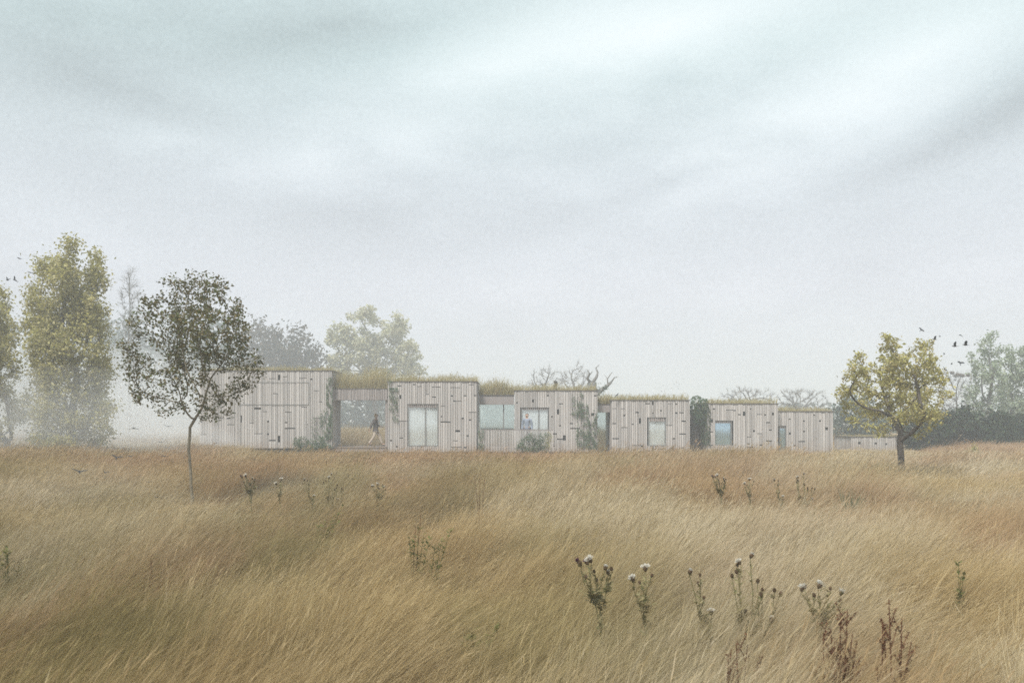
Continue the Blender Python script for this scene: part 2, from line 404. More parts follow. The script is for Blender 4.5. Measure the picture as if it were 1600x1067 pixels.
def field_height(x, y):
    h = .46 + .30 * (fbm(x * .35, y * .22, 3) - .5) + .62 * (fbm(x * 1.25, y * 1.0, 8) - .5) * np.clip((30 - y) / 12, .3, 1)
    near = np.clip((y - 30) / 15, 0, 1)
    mid = 1 - np.clip((np.abs(x - 5) - 17.5) / 2, 0, 1)
    h = h * (1 - near * mid * .86) * (1 - .22 * np.clip((y - 30) / 15, 0, 1) * (1 - mid))
    for tx, ty, rr in ((-6.33, 17.2, 1.8), (11.1, 25, 2.6)):     # thinner round the two lone trees
        dd = np.hypot(x - tx, (y - ty) * .55)
        h *= 1 - .58 * np.clip(1.4 - dd / rr, 0, 1).clip(0, 1)
    pxx = 800 + x / y * FPX
    h = np.where((y > 53.5) & (y < 62) & (pxx > 490) & (pxx < 640), .50 + .35 * fbm(x * 1.2, y, 77), h)
    h *= 1 - .15 * np.clip((9.5 - y) / 3, 0, 1)
    h *= 1 - .30 * np.exp(-((y - 14.6) / 2.2) ** 2)
    for wx, wy in ((-2.4, 10.4), (-1.0, 8.6), (-.8, 8.6), (-4.8, 8.2), (3.8, 7.2), (-.3, 6.0), (4.1, 12.0)):
        h *= 1 - .26 * np.exp(-(((x - wx) / .8) ** 2 + ((y - wy) / 1.1) ** 2))
    return np.maximum(h, .07)
pos, rot, scl, idx, tint = [], [], [], [], []
rs = np.random.RandomState(5)
for ki, (y0, y1, dens) in enumerate(((2.4, 12.5, 24.0), (12.5, 26, 9.0), (26, 66, 4.6), (66, 115, 2.0))):
    wmax = .72 * y1 + 2.5
    n = int(dens * 2 * wmax * (y1 - y0))
    x = rs.uniform(-wmax, wmax, n); y = rs.uniform(y0, y1, n)
    k = (np.abs(x) < .72 * y + 2.5) & keep_out(x, y); x, y = x[k], y[k]; n = len(x)
    h = field_height(x, y)
    s = h / .56
    lean = .8 + .9 * (fbm(x * .22 + 7, y * .16, 21) - .35)
    pos.append(np.stack([x, y, np.zeros(n)], 1))
    rot.append(np.stack([rs.normal(0, .10, n), rs.normal(.05, .14, n) + .45 * (lean - .8), rs.normal(0, .45, n)], 1))
    wide = 1.7 if ki == 3 else 1.0
    scl.append(np.stack([np.full(n, wide) * rs.uniform(.85, 1.2, n), np.full(n, wide), s * rs.uniform(.85, 1.2, n)], 1))
    idx.append(rs.randint(0, NV, n) + min(ki, 2) * NV)
    px = 800 + x / y * FPX
    ru = np.clip((fbm(x * .62, y * .26, 31) - .50) * 6, 0, 1) + rs.normal(0, .16, n)
    band = np.exp(-((y - 36) / 8.5) ** 2) * np.clip(1.3 - np.abs(px - 770) / 300, 0, 1) * 1.7     # rusty sward before the middle cabins
    band += np.exp(-((y - 27) / 6) ** 2) * np.clip(1 - np.abs(px - 290) / 260, 0, 1) * .75
    band += np.exp(-((y - 52) / 5) ** 2) * np.clip((px - 1420) / 40, 0, 1) * 1.5
    ru = np.clip(ru * .75 + band, 0, 1)
    ol = np.clip((fbm(x * .75 + 40, y * .30 + 13, 51) - .49) * 6.5, 0, 1) + rs.normal(0, .12, n)
    left = np.clip((620 - px) / 500, 0, 1) * np.clip((16 - y) / 8, 0, 1)
    ru *= .85
    ol = np.clip(ol * (.5 + .6 * left) + .30 * left, 0, .8) * np.clip((44 - y) / 12, .15, 1) * (1 - .55 * np.clip((px - 850) / 300, 0, 1))
    pale = np.clip(.08 + .55 * np.clip((px - 780) / 300, 0, 1) + .5 * np.exp(-((y - 17) / 5) ** 2) * np.clip((700 - px) / 200, 0, 1) + (fbm(x * .55, y * .25, 91) - .5) * 2.6 + rs.normal(0, .12, n), 0, 1)
    behind = (y > 52) & (px > 480) & (px < 650); ru = np.where(behind, .1, ru); pale = np.where(behind, .8, pale)
    tint.append(np.stack([ru, ol, pale], 1))
pos, rot, scl, idx, tint = [np.concatenate(a) for a in (pos, rot, scl, idx, tint)]
me = bpy.data.meshes.new('meadow_points'); me.from_pydata(pos.tolist(), [], [])
for nm, ty, arr in (('rot', 'FLOAT_VECTOR', rot), ('scl', 'FLOAT_VECTOR', scl), ('tint', 'FLOAT_VECTOR', tint)):
    a = me.attributes.new(nm, ty, 'POINT'); a.data.foreach_set('vector', arr.astype(np.float32).ravel())
a = me.attributes.new('idx', 'INT', 'POINT'); a.data.foreach_set('value', idx.astype(np.int32))
meadow = bpy.data.objects.new('meadow_grass', me); COL.objects.link(meadow)
tag(meadow, 'tall dry straw and rust coloured grass leaning in the wind', 'grass', kind='stuff')
gn = bpy.data.node_groups.new('meadow_grass', 'GeometryNodeTree')
gn.interface.new_socket('Geometry', in_out='INPUT', socket_type='NodeSocketGeometry')
gn.interface.new_socket('Geometry', in_out='OUTPUT', socket_type='NodeSocketGeometry')
gi, go = gn.nodes.new('NodeGroupInput'), gn.nodes.new('NodeGroupOutput')
ip = gn.nodes.new('GeometryNodeInstanceOnPoints'); ci = gn.nodes.new('GeometryNodeCollectionInfo')
ci.inputs['Collection'].default_value = tufts; ci.inputs['Separate Children'].default_value = True; ci.inputs['Reset Children'].default_value = True
def named(nm, ty):
    q = gn.nodes.new('GeometryNodeInputNamedAttribute'); q.data_type = ty; q.inputs['Name'].default_value = nm; return q.outputs['Attribute']
er = gn.nodes.new('FunctionNodeEulerToRotation')
gl_ = gn.links.new
gl_(named('rot', 'FLOAT_VECTOR'), er.inputs[0]); gl_(er.outputs[0], ip.inputs['Rotation'])
gl_(named('scl', 'FLOAT_VECTOR'), ip.inputs['Scale']); gl_(named('idx', 'INT'), ip.inputs['Instance Index'])
ip.inputs['Pick Instance'].default_value = True
gl_(gi.outputs[0], ip.inputs['Points']); gl_(ci.outputs[0], ip.inputs['Instance']); gl_(ip.outputs[0], go.inputs[0])
meadow.modifiers.new('grow', 'NODES').node_group = gn

# ------------------------------------------------------------------ cabins
def plank_runs(x0, x1, z0, z1, cuts, rg):
    """boards between x0 and x1: (xa, xb, [(za, zb), ...]) with the openings and slots cut out"""
    out_, x = [], x0
    while x < x1 - .03:
        w = rg.choice((.075, .095, .115, .13, .145)); xb = min(x + w, x1)
        if x1 - xb < .05: xb = x1
        segs = [(z0, z1)]
        for (a, b, c0, c1) in cuts:
            ov = min(b, xb) - max(a, x)
            if ov < .35 * (xb - x): continue
            nx = []
            for (p, q) in segs:
                if c1 <= p or c0 >= q: nx.append((p, q)); continue
                if c0 > p + .02: nx.append((p, c0))
                if c1 < q - .02: nx.append((c1, q))
            segs = nx
        out_.append((x, xb - .017, segs)); x = xb
    return out_
def clad(parent, x0, x1, z0, z1, Yf, cuts, rg, mat):
    for (xa, xb, segs) in plank_runs(x0, x1, z0, z1, cuts, rg):
        if not segs: continue
        dy = rg.choice((0, .012, .024))
        for (p, q) in segs:
            o = MB().box(xa - (xa + xb) / 2, xb - (xa + xb) / 2, Yf - dy, Yf + .03, p + rg.uniform(-.006, .006) * (p == z0), q).build('plank', mat, parent)
            o.location.x = (xa + xb) / 2
def clad_side(parent, xs, y0, y1, z0, z1, rg, mat, sgn):
    y = y0
    shared = MB().box(-.5, .5, -.5, .5, -.5, .5).mesh('side_plank')
    while y < y1 - .04:
        w = rg.choice((.095, .115, .14)); yb = min(y + w, y1)
        o = link_mesh('plank', shared, mat, parent)
        th = .03 + rg.choice((0, .01, .02))
        o.location = (xs - sgn * (.03 - th / 2), (y + yb - .022) / 2, (z0 + z1) / 2); o.scale = (th, yb - y - .022, z1 - z0)
        y = yb
def roof_grass(parent, x0, x1, y0, y1, z, h, n, seed, mat=None):
    rs_ = np.random.RandomState(seed)
    bx = rs_.uniform(x0, x1, n); by = y0 + (y1 - y0) * rs_.uniform(0, 1, n) ** 1.6
    base = np.stack([bx, by, np.full(n, z)], 1)
    hh = h * (.15 + 1.5 * fbm(bx * 1.7, by * 1.3, seed) ** 1.3) * rs_.uniform(.4, 1.3, n)
    ln = np.stack([rs_.normal(.15, .3, n) * hh, rs_.normal(-.05, .25, n) * hh], 1)
    v, f = blades(base, hh, ln, rs_.uniform(.6, 1.3, n) * .017, rs_, .18, .024, .13)
    me_ = bpy.data.meshes.new('roof_grass'); me_.from_pydata(v, [], f)
    o = link_mesh('roof_grass', me_, mat or M['roof_grass'], parent); o['kind'] = 'stuff'; return o
def window(parent, wx0, wx1, wz0, wz1, Yf, mull, glass, curtain, lintel):
    a = MB(); e = .045; d0, d1 = Yf + .032, Yf + .24
    a.box(wx0, wx0 + e, d0, d1, wz0, wz1); a.box(wx1 - e, wx1, d0, d1, wz0, wz1)
    a.box(wx0 + e, wx1 - e, d0, d1, wz1 - e, wz1); a.box(wx0 + e, wx1 - e, d0 - .05, d1, wz0, wz0 + e)
    wn = a.build('window', M['frame'], parent)
    zt = wz1 - e
    if lintel:
        b = MB(); x = wx0 + e + .002; zt = wz1 - e - lintel
        b.box(wx0 + e, wx1 - e, Yf + .072, Yf + .084, zt, wz1 - e)
        while x < wx1 - e - .06:
            b.box(x, x + .055, Yf + .034, Yf + .072, zt - .01, wz1 - e); x += .105
        b.build('lintel', M['plank_dark'], wn)  # shadow under the window head is put into these dark slats
    edges = [wx0 + e] + list(mull) + [wx1 - e]
    for k in range(len(edges) - 1):
        g0 = edges[k] + (.03 if k else 0); g1 = edges[k + 1] - (.03 if k < len(edges) - 2 else 0)
        MB().box(g0, g1, Yf + .100, Yf + .108, wz0 + e, zt).build('pane', glass, wn)
    for mxx in mull:
        MB().box(mxx - .03, mxx + .03, Yf + .086, Yf + .13, wz0 + e, zt).build('mullion', M['frame'], wn)
    if curtain:
        c_ = MB(); n_ = int((wx1 - wx0) / .07)
        for k in range(n_):
            xa = wx0 + e + (wx1 - wx0 - 2 * e) * k / n_; xb = wx0 + e + (wx1 - wx0 - 2 * e) * (k + 1) / n_
            ya, yb = Yf + .135 + .02 * (k % 2), Yf + .135 + .02 * ((k + 1) % 2)
            c_.face([(xa, ya, wz0 + e), (xb, yb, wz0 + e), (xb, yb, wz1 - e), (xa, ya, wz1 - e)])
        c_.build('curtain', M['curtain'], wn)
    return wn
CABIN_GROUP = 'timber clad cabins in a row'
def cabin(label, xp0, xp1, topp, botp, Y, depth, wins, slots, gh, seed, mat='plank', name='timber_cabin', group=CABIN_GROUP, cat='cabin'):
    rg = random.Random(seed)
    x0, x1, zt, zb = X(xp0, Y), X(xp1, Y), Z(topp, Y), Z(botp, Y)
    cx = (x0 + x1) / 2
    root = empty(name, (0, 0, 0), label, cat, group)
    cuts, wr = [], []
    for w_ in wins:
        r_ = (X(w_['x'][0], Y), X(w_['x'][1], Y), Z(w_['y'][1], Y), Z(w_['y'][0], Y)); wr.append(r_); cuts.append(r_)
    for s_ in slots:
        if len(s_) == 3: xa, xb, yc = s_; ya, yb = yc - .5, yc + .5
        else: xa, xb, ya, yb = s_
        cuts.append((X(xa, Y), X(xb, Y), Z(yb, Y), Z(ya, Y)))
    clad(root, x0, x1, zb, zt, Y, cuts, rg, M[mat])
    for sgn, xs in ((-1, x0), (1, x1)):
        clad_side(root, xs - sgn * .03, Y + .035, Y + depth, zb, zt, rg, M[mat], sgn)
    # core with real openings
    zc = zt - .28; b = MB(); xi0, xi1 = x0 + .055, x1 - .055
    xs = sorted({xi0, xi1, *[q for r_ in wr for q in r_[:2]]})
    for k in range(len(xs) - 1):
        mids = (xs[k] + xs[k + 1]) / 2; segs = [(-.1, zc)]
        for r_ in wr:
            if r_[0] < mids < r_[1]:
                segs = [s for (p, q) in segs for s in (((p, r_[2]), (r_[3], q)) if r_[3] < q - .02 else ((p, r_[2]),))]
        for (p, q) in segs: b.box(xs[k], xs[k + 1], Y + .05, Y + .19, p, q)
    b.box(xi0, xi0 + .12, Y + .19, Y + depth - .02, -.1, zc); b.box(xi1 - .12, xi1, Y + .19, Y + depth - .02, -.1, zc)
    b.box(xi0 + .12, xi1 - .12, Y + depth - .16, Y + depth - .02, -.1, zc); b.box(xi0 + .12, xi1 - .12, Y + .19, Y + depth - .16, .2, .36)
    b.build('wall', M['membrane'], root)
    rf = MB().box(xi0, xi1, Y + .05, Y + depth - .02, zc + .002, zt - .002).build('roof', M['membrane'], root)
    MB().box(x0 - .03, x1 + .03, Y - .04, Y + depth + .03, zt + .002, zt + .05).build('coping', M['coping'], root)
    gr_ = roof_grass(root, x0 + .02, x1 - .02, Y + .02, Y + depth, zt + .045, gh, int(420 * (x1 - x0)), seed)
    for r_, w_ in zip(wr, wins):
        window(root, *r_, Y, [X(q, Y) for q in w_.get('m', ())], M[w_.get('g', 'glass')], w_.get('c', True), w_.get('l', .1))
    return root

S1 = [(423,431,591.5),(435.6,438.2,585.5,594),(443,448,588.5),(467,479,591),(485.5,488.7,591.3,593.5),(491.5,499,610.4),(499.6,503.6,628),(491.5,503.6,653.4),(427,435,615),
      (398,407,636.5,639.6),(411,416,643),(448,454,643.7),(472,480,636),(448,461,668.2,670),(479,482.5,663),(446,449,659,661),(355,367,663.4),(375,377.6,649,660),(392.6,396.6,661),
      (416.8,419,657,659.5),(397,410,677.4),(416.8,419,677,679.6),(423,431,687,689),(435.4,438.4,680.6,691),(313,325,678.8),(313,317,658,660),(344.5,348.6,653.4),(356,358.5,652.5,654.5),(336.5,339,691,693)]
S3 = [(611.7,615.5,606,608.5),(622,627,602.2,603.7),(646.7,649.2,599.8,601.6),(652,660,603.8),(676.7,687,604.5),(706,717.5,605.5),(732.5,740.5,601),(624.8,626.8,617,623),(665,669.5,616),(676.7,680,619.5,621),
      (703,705.5,621.8),(705.5,708,617.5,619.5),(724,728,617.5,619.2),(741,744,617,619),(713.7,720,626.6),(708.3,710.8,625.7,627.5),(690,696,634.4),(687.6,690.2,649.8,651.6),(690,702.5,658.2,660),
      (720.8,724,652.3,654.9),(732.5,737.5,655,657),(732.5,743.7,644),(714,717.5,671.8,674.8),(728.5,730.8,679.5,681.8),(708,714,688.5),(705,720,698.4),(702.8,705.5,693,694.6),(618.5,625,649),(626.3,634.6,657.8),
      (625.6,629.5,683.5,685),(608.8,611.8,687,689.3),(617.8,620.2,696.5,698.6),(726.2,728.6,698,700)]
S5 = [(806.6,809,628,630),(830.8,833,624,628.5),(855.5,858.2,617,619.2),(869.5,871.8,639.3,647.3),(860.8,863.8,649.8,651.8),(812.5,816,663.8,665.3),(873.6,875.8,664,666),(891.5,893.8,660.6,662.6),(893.3,904.3,668.3,670),
      (920,923,663.1,665.5),(930.5,933,655,657),(930.5,933,617.2,619.2),(893,898,647.5),(924.8,927,645,649.5),(866,868.4,676.5,678.6),(871.6,878,685,686.8),(882,884.6,680,688),(914.5,917.5,680.2,682.6),(924.8,927,693,695),(875,878,630,631.5),(864,867,697)]
S6 = [(957.4,962.4,638.2),(971.4,976.4,638.4),(994.8,997.7,643.2,645.3),(1009,1015,629.9,631.5),(1018.4,1020.8,627.2,632.7),(1044,1051,630.4),(1056.5,1058.8,630.5,632.2),(1061,1067,644,645.6),(1030.8,1033,640.3,643),
      (1067.2,1069.9,657,659),(1000.1,1002.4,653.3,661.8),(974.7,976.9,647.7,650.4),(986,988.3,661.8,663.6),(957,963,660.9,662.5),(972.2,979,667.8),(957,966.6,684.3,686),(988.6,999.7,695.8),(1003.8,1006.1,695.6,698.4),
      (1009,1015,703.2,704.8),(1018.4,1020.8,698.5,706),(1046.6,1049.3,699,701.2),(1051.6,1054.5,684,686.1),(1060.8,1070.5,677,678.7),(1041.4,1051,664.5),(1029,1039.4,701.3),(1064.6,1067,699,700.6),(1056.2,1058.4,643.8,646.4),(1019,1021,644.5,646)]
S7 = [(1114.5,1116.9,637.8,639.7),(1136,1143.8,640.5),(1148,1150,640.3,642.2),(1152.3,1157.5,646.8,648.4),(1160.2,1162.6,642.8,649.6),(1172,1174.5,637.6,639.4),(1182,1189.5,647.5),(1193.5,1196,647,649),(1205.7,1208,644.5,648.6),
      (1111.8,1114.5,654.8,660),(1197.3,1203,659.2,660.9),(1202.7,1206,670.8,672.6),(1107,1112,673.8,675.4),(1107,1114.8,694.6,696),(1197.8,1206,687.9,689.6),(1182.3,1189.8,677.3),(1169.6,1173.5,682.4),(1178,1180.4,671.8,674.8),
      (1167.3,1169.6,692.3,694.2),(1169,1177.5,697.9,699.5),(1189.5,1192,694.3,696.3),(1205.7,1212,705,706.4),(1135.5,1143,704.7),(1160,1162.4,707.6,711),(1185,1187.5,707.8,709.6)]
S9 = [(1270.5,1273.5,647.5,649),(1280.4,1283,656.2,658.7),(1233.3,1235.6,653.8,655.3),(1256.6,1258.8,656.8,658.4),(1231.6,1233.8,675.5,678.8),(1254.5,1257.1,672.8,674.9),(1249,1257,688.8,690.4),(1241.3,1244,695,697.1),(1290.4,1292.6,667.3,671.8),(1277.3,1280,705),(1284,1287.3,644.8)]
c1 = cabin('tallest timber cabin behind the small dark tree, windowless with ivy at its corner', 312, 519, 580, 700, 48.0, 2.6, [], S1, .22, 11)
# sliding shutter lines on the tall cabin: thin proud battens round the upper panel
b = MB(); Yb = 47.955
for (xa, xb, ya, yb) in ((372, 482.5, 631.6, 632.3), (482.2, 482.9, 597.4, 632.3), (372, 482.2, 597.0, 597.4)):
    b.box(X(xa, Yb), X(xb, Yb), Yb, Yb + .018, Z(yb, Yb), Z(ya, Yb))
b.build('shutter_rail', M['frame'], c1)
c3 = cabin('timber cabin with a tall two-pane glazed door and sparse ivy on its edge', 606, 745, 597, 706, 47.0, 3.4,
           [dict(x=(637, 684.5), y=(631, 697), m=(664.5,), c=True, l=.13)], S3, .42, 13)
c5 = cabin('timber cabin with a black flue on its roof and a man at its window', 804, 934, 611, 706, 48.2, 3.6,
           [dict(x=(814.5, 857), y=(636.5, 697), m=(842,), c=True, l=.07)], S5, .36, 15)
fl = MB().tube([P(868.3, 612, 48.75), P(868.3, 597, 48.75)], .075, 10).tube([P(868.3, 598.5, 48.75), P(868.3, 595.5, 48.75)], .10, 10).build('flue', M['metal_black'], c5)
c6 = cabin('timber cabin with one tall single-pane window under a slatted lintel', 956, 1078, 626, 709, 48.0, 3.6,
           [dict(x=(1013, 1041), y=(652, 696.5), c=True, l=.15)], S6, .30, 16)
c7 = cabin('timber cabin with a square window reflecting blue sky, between ivy wall and narrow-window cabin', 1106, 1216, 631.5, 712, 48.0, 3.8,
           [dict(x=(1116.5, 1143.5), y=(657, 695.5), g='glass_sky', c=True, l=.08)], S7, .30, 17)
c9 = cabin('lower timber cabin with a narrow window reflecting blue sky at the end of the row', 1213, 1302, 643.5, 712, 48.6, 3.8,
           [dict(x=(1217.5, 1229), y=(665, 704), g='glass_sky', c=True, l=.09)], S9, .24, 19)
c10 = cabin('low timber store behind the trunk of the yellow tree', 1330, 1420, 683, 713, 52.0, 2.8, [],
            [(1342,1344.2,690,694),(1368,1370.2,691.2,694),(1383.3,1385.8,692,695),(1345.8,1348.6,707.8,712)], .05, 20, name='timber_store', group=None, cat='store')

# ---- link between tall cabin and glazed-door cabin: an open passage
def slatted(parent, nm, x0, x1, z0, z1, Yf, rg, mat): clad(parent, x0, x1, z0, z1, Yf, [], rg, mat)
rg = random.Random(44)
ps = empty('covered_passage', (0, 0, 0), 'open roofed passage with tall roof grass, a person walking through it', 'passage')
Yp = 48.35; xa, xb = X(519.5, Yp) + .0, X(606, Yp) - .0
zf0, zf1 = Z(625, Yp), Z(608, Yp)
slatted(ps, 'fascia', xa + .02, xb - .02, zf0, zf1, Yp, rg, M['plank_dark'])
MB().box(xa + .02, xb - .02, Yp + .05, Yp + 2.4, zf0 + .03, zf1 - .03).build('roof', M['membrane'], ps)
MB().box(xa + .02, xb - .02, Yp - .03, Yp + 2.4, zf1 + .002, zf1 + .045).build('coping', M['coping'], ps)
roof_grass(ps, xa + .05, xb - .05, Yp + .03, Yp + 2.4, zf1 + .04, 1.05, 2600, 71)
for k in range(12):
    y = Yp - .1 + k * .21
    MB().box(xa + .03, xb - .03, y, y + .2, .42, .47).build('deck_board', M['deck'], ps)
MB().box(xa + .03, xb - .03, Yp - .06, Yp + 2.4, .22, .415).build('deck_frame', M['plank_dark'], ps)
MB().box(X(602, Yp) - .02, X(605, Yp), Yp + .1, Yp + .22, .475, zf0 - .002).build('post', M['plank_dark'], ps)
MB().box(X(571, 48), X(604, 48), Yp - .62, Yp - .15, .05, .2).build('step', M['deck'], ps)

# ---- glazed link with balcony
lk = empty('glazed_link', (0, 0, 0), 'recessed link with greenish glass wall behind the slatted balustrade', 'glazed link')
Yl = 49.4; xa, xb = X(745, 47.0) + .02, X(804, 48.2) - .02
MB().box(xa, xb, Yl, Yl + .12, Z(632, Yl), Z(618, Yl)).build('fascia', M['plank_dark'], lk)
MB().box(xa, xb, Yl + .12, Yl + 2.6, Z(630, Yl), Z(619, Yl)).build('roof', M['membrane'], lk)
MB().box(xa, xb, Yl - .04, Yl + 2.6, Z(618, Yl) + .002, Z(618, Yl) + .05).build('coping', M['coping'], lk)
roof_grass(lk, xa, xb, Yl, Yl + 2.5, Z(618, Yl) + .05, .85, 1900, 73)
gx = xa + (xb - xa) * .70
MB().box(xa, gx - .03, Yl + .30, Yl + .31, .5, Z(632, Yl) - .002).build('pane', M['glass_green'], lk)
MB().box(gx + .03, xb, Yl + .30, Yl + .31, .5, Z(632, Yl) - .002).build('pane', M['glass_green'], lk)
MB().box(gx - .03, gx + .03, Yl + .27, Yl + .33, .5, Z(632, Yl) - .002).build('mullion', M['frame'], lk)
MB().box(xa, xb, Yl + 2.2, Yl + 2.3, .3, Z(631, Yl)).build('wall', M['inner'], lk)
MB().box(xa, xb, Yl + .28, Yl + 2.2, .3, .46).build('floor', M['deck'], lk)
bl = empty('slatted_balustrade', (0, 0, 0), 'timber slat balustrade in front of the glazed link and the man at the window', 'balustrade')
Yb = 47.15; xa, xb = X(743, Yb) + .14, X(863.5, Yb)
x = xa; rg = random.Random(3)
sl = MB().box(-.028, .028, -.02, .02, Z(706, Yb), Z(672, Yb)).mesh('baluster_slat')
while x < xb - .03:
    o = link_mesh('slat', sl, M['plank'], bl); o.location = (x + .03, Yb + .02, 0); x += .083
MB().box(xa, xb, Yb - .01, Yb + .06, Z(672, Yb) + .001, Z(670.8, Yb)).build('handrail', M['plank_dark'], bl)
MB().box(xa, xb, Yb + .042, Yb + .075, Z(704, Yb), Z(701, Yb)).build('rail', M['plank_dark'], bl)
tr = empty('terrace_deck', (0, 0, 0), 'timber terrace floor behind the slatted balustrade', 'terrace')
xa2 = X(745, 47) + .03
for k in range(5):
    MB().box(xa2, X(864, Yb), Yb + .12 + k * .19, Yb + .30 + k * .19, .40, .445).build('deck_board', M['deck'], tr)
MB().box(xa2, X(864, Yb), Yb + .12, Yb + 1.0, .1, .395).build('deck_frame', M['plank_dark'], tr)
for k in range(5):
    MB().box(xa2, X(803, 48.2), Yb + 1.08 + k * .22, Yb + 1.28 + k * .22, .40, .445).build('deck_board', M['deck'], tr)
MB().box(xa2, X(803, 48.2), Yb + 1.02, Yb + 2.2, .1, .395).build('deck_frame', M['plank_dark'], tr)

# ---- narrow link with pale glass, and the ivy-topped wall
nl = empty('narrow_glazed_link', (0, 0, 0), 'narrow shaded link with a pale glass strip, perched bird above it', 'glazed link')
Yl = 49.3; xa, xb = X(934, 48.2) + .02, X(956, 48.0) - .02
MB().box(xa, xb, Yl - .5, Yl - .38, Z(644, 49), Z(632, 49)).build('fascia', M['plank_dark'], nl)
MB().box(xa, xb, Yl - .38, Yl + 2.3, Z(643, 49), Z(633, 49)).build('roof', M['membrane'], nl)
MB().box(xa, xb, Yl - .53, Yl + 2.3, Z(632, 49) + .002, Z(632, 49) + .05).build('coping', M['coping'], nl)
roof_grass(nl, xa, xb, Yl - .4, Yl + 2.2, Z(632, 49) + .05, .55, 900, 75)
MB().box(xa, xb - .02, Yl + .3, Yl + .31, .3, Z(643, 49) - .002).build('pane', M['glass_green'], nl)
MB().box(xa, xb, Yl + 2.0, Yl + 2.1, .2, Z(643, 49)).build('wall', M['inner'], nl)
iw = empty('recessed_wall', (0, 0, 0), 'shaded recessed slat wall under a dome of ivy between two cabins', 'wall')
Yw = 49.4; xa, xb = X(1078, 48) + .02, X(1106, 48) - .02
clad(iw, xa, xb, 0.05, Z(640, Yw), Yw, [], random.Random(8), M['plank_dark'])  # shade of the recess is put into the darker plank colour
MB().box(xa, xb, Yw + .05, Yw + 2.2, -.1, Z(640, Yw) - .01).build('wall', M['membrane'], iw)

# ------------------------------------------------------------------ trees
def colonise(attr, start_pts, step, infl, kill, iters=160):
    """space colonisation: returns nodes (list), parents"""
    nodes = [np.array(p, float) for p in start_pts]; par = [-1] + list(range(len(start_pts) - 1))
    A = attr.copy()
    ND = np.array(nodes)
    for _ in range(iters):
        if len(A) == 0: break
        d2 = ((A[:, None, :] - ND[None, :, :]) ** 2).sum(2)
        j = d2.argmin(1); dm = d2[np.arange(len(A)), j]
        ok = dm < infl * infl
        if not ok.any():
            infl *= 1.4
            if infl > 60: break
            continue
        new, npar = [], []
        for q in np.unique(j[ok]):
            v = A[ok & (j == q)] - ND[q]; v /= np.maximum(1e-6, np.linalg.norm(v, axis=1))[:, None]
            s = v.sum(0) + np.array([0, 0, .12]); ln = np.linalg.norm(s)
            if ln < 1e-4: continue
            p = ND[q] + s / ln * step
            if ((ND - p) ** 2).sum(1).min() < (step * .3) ** 2: continue
            new.append(p); npar.append(int(q))
        if not new: break
        ND = np.concatenate([ND, np.array(new)]); par += npar
        d2 = ((A[:, None, :] - np.array(new)[None, :, :]) ** 2).sum(2).min(1)
        A = A[d2 > kill * kill]
    return ND, par
def branch_mesh(name, ND, par, tip_r, expo, rmax, flare=1.3, sides=5):
    n = len(ND); ch = [[] for _ in range(n)]
    for i, p in enumerate(par):
        if p >= 0: ch[p].append(i)
    rad = np.zeros(n)
    order = list(range(n))[::-1]
    for i in order:
        rad[i] = tip_r if not ch[i] else sum(rad[c] ** expo for c in ch[i]) ** (1 / expo)
    rad *= 1.0
    s = rmax / rad[0]
    rad = tip_r + (rad - tip_r) * (rmax - tip_r) / max(1e-9, rad[0] - tip_r)
    b = MB(); stack = [0]; seen_root = True
    starts = [(0, None)]
    while starts:
        i, p = starts.pop()
        pts, rr = ([ND[p]] if p is not None else []), ([min(rad[p], rad[i] * 1.15)] if p is not None else [])
        while True:
            pts.append(ND[i]); rr.append(rad[i])
            if not ch[i]: break
            c = sorted(ch[i], key=lambda k: -rad[k])
            for k in c[1:]: starts.append((k, i))
            i = c[0]
        if p is None and len(rr) > 2: rr[0] *= flare
        if len(pts) > 1: b.tube(pts, rr, sides if rr[0] > tip_r * 2.5 else 3, cap=False)
    return b.mesh(name, True), rad, ch
def leaf_mesh(name, centres, size, rs, aspect=.75, up=.35, normals=None):
    n = len(centres)
    nr = rs.normal(size=(n, 3)); nr[:, 2] = np.abs(nr[:, 2]) + up
    if normals is not None: nr = nr * .45 + normals
    nr /= np.linalg.norm(nr, axis=1)[:, None]
    a = np.cross(nr, rs.normal(size=(n, 3))); a /= np.maximum(1e-6, np.linalg.norm(a, axis=1))[:, None]
    b = np.cross(nr, a)
    s = size * rs.uniform(.6, 1.35, n)[:, None]
    v = np.stack([centres - a * s * .5, centres + b * s * .5 * aspect * .8 + nr * s * .10 - a * s * .08, centres + a * s * .5, centres - b * s * .5 * aspect * .8 + nr * s * .10 - a * s * .08], 1).reshape(-1, 3)
    me = bpy.data.meshes.new(name); nv = len(v)
    me.vertices.add(nv); me.vertices.foreach_set('co', v.astype(np.float32).ravel())
    me.loops.add(nv); me.loops.foreach_set('vertex_index', np.arange(nv, dtype=np.int32))
    me.polygons.add(n); me.polygons.foreach_set('loop_start', np.arange(0, nv, 4, dtype=np.int32))
    me.update(); me.validate(); return me
def lobes_world(lobes, Y, cx, rs, deep=.8):
    out_ = []
    W_ = max(abs(X(l[0], Y) - cx) + l[2] / FPX * Y for l in lobes)
    for i, l in enumerate(lobes):
        x, z, rx, rz = X(l[0], Y), Z(l[1], Y), l[2] / FPX * Y, l[3] / FPX * Y
        room = math.sqrt(max(0, W_ * W_ - (x - cx) ** 2)) * deep
        ry = (rx + rz) / 2
        yo = rs.uniform(-1, 1) * max(0, room - ry * .6)
        f_ = (Y + yo) / Y
        out_.append((np.array([x * f_, Y + yo, EYE + (z - EYE) * f_]), np.array([rx, ry, rz])))
    return out_, W_
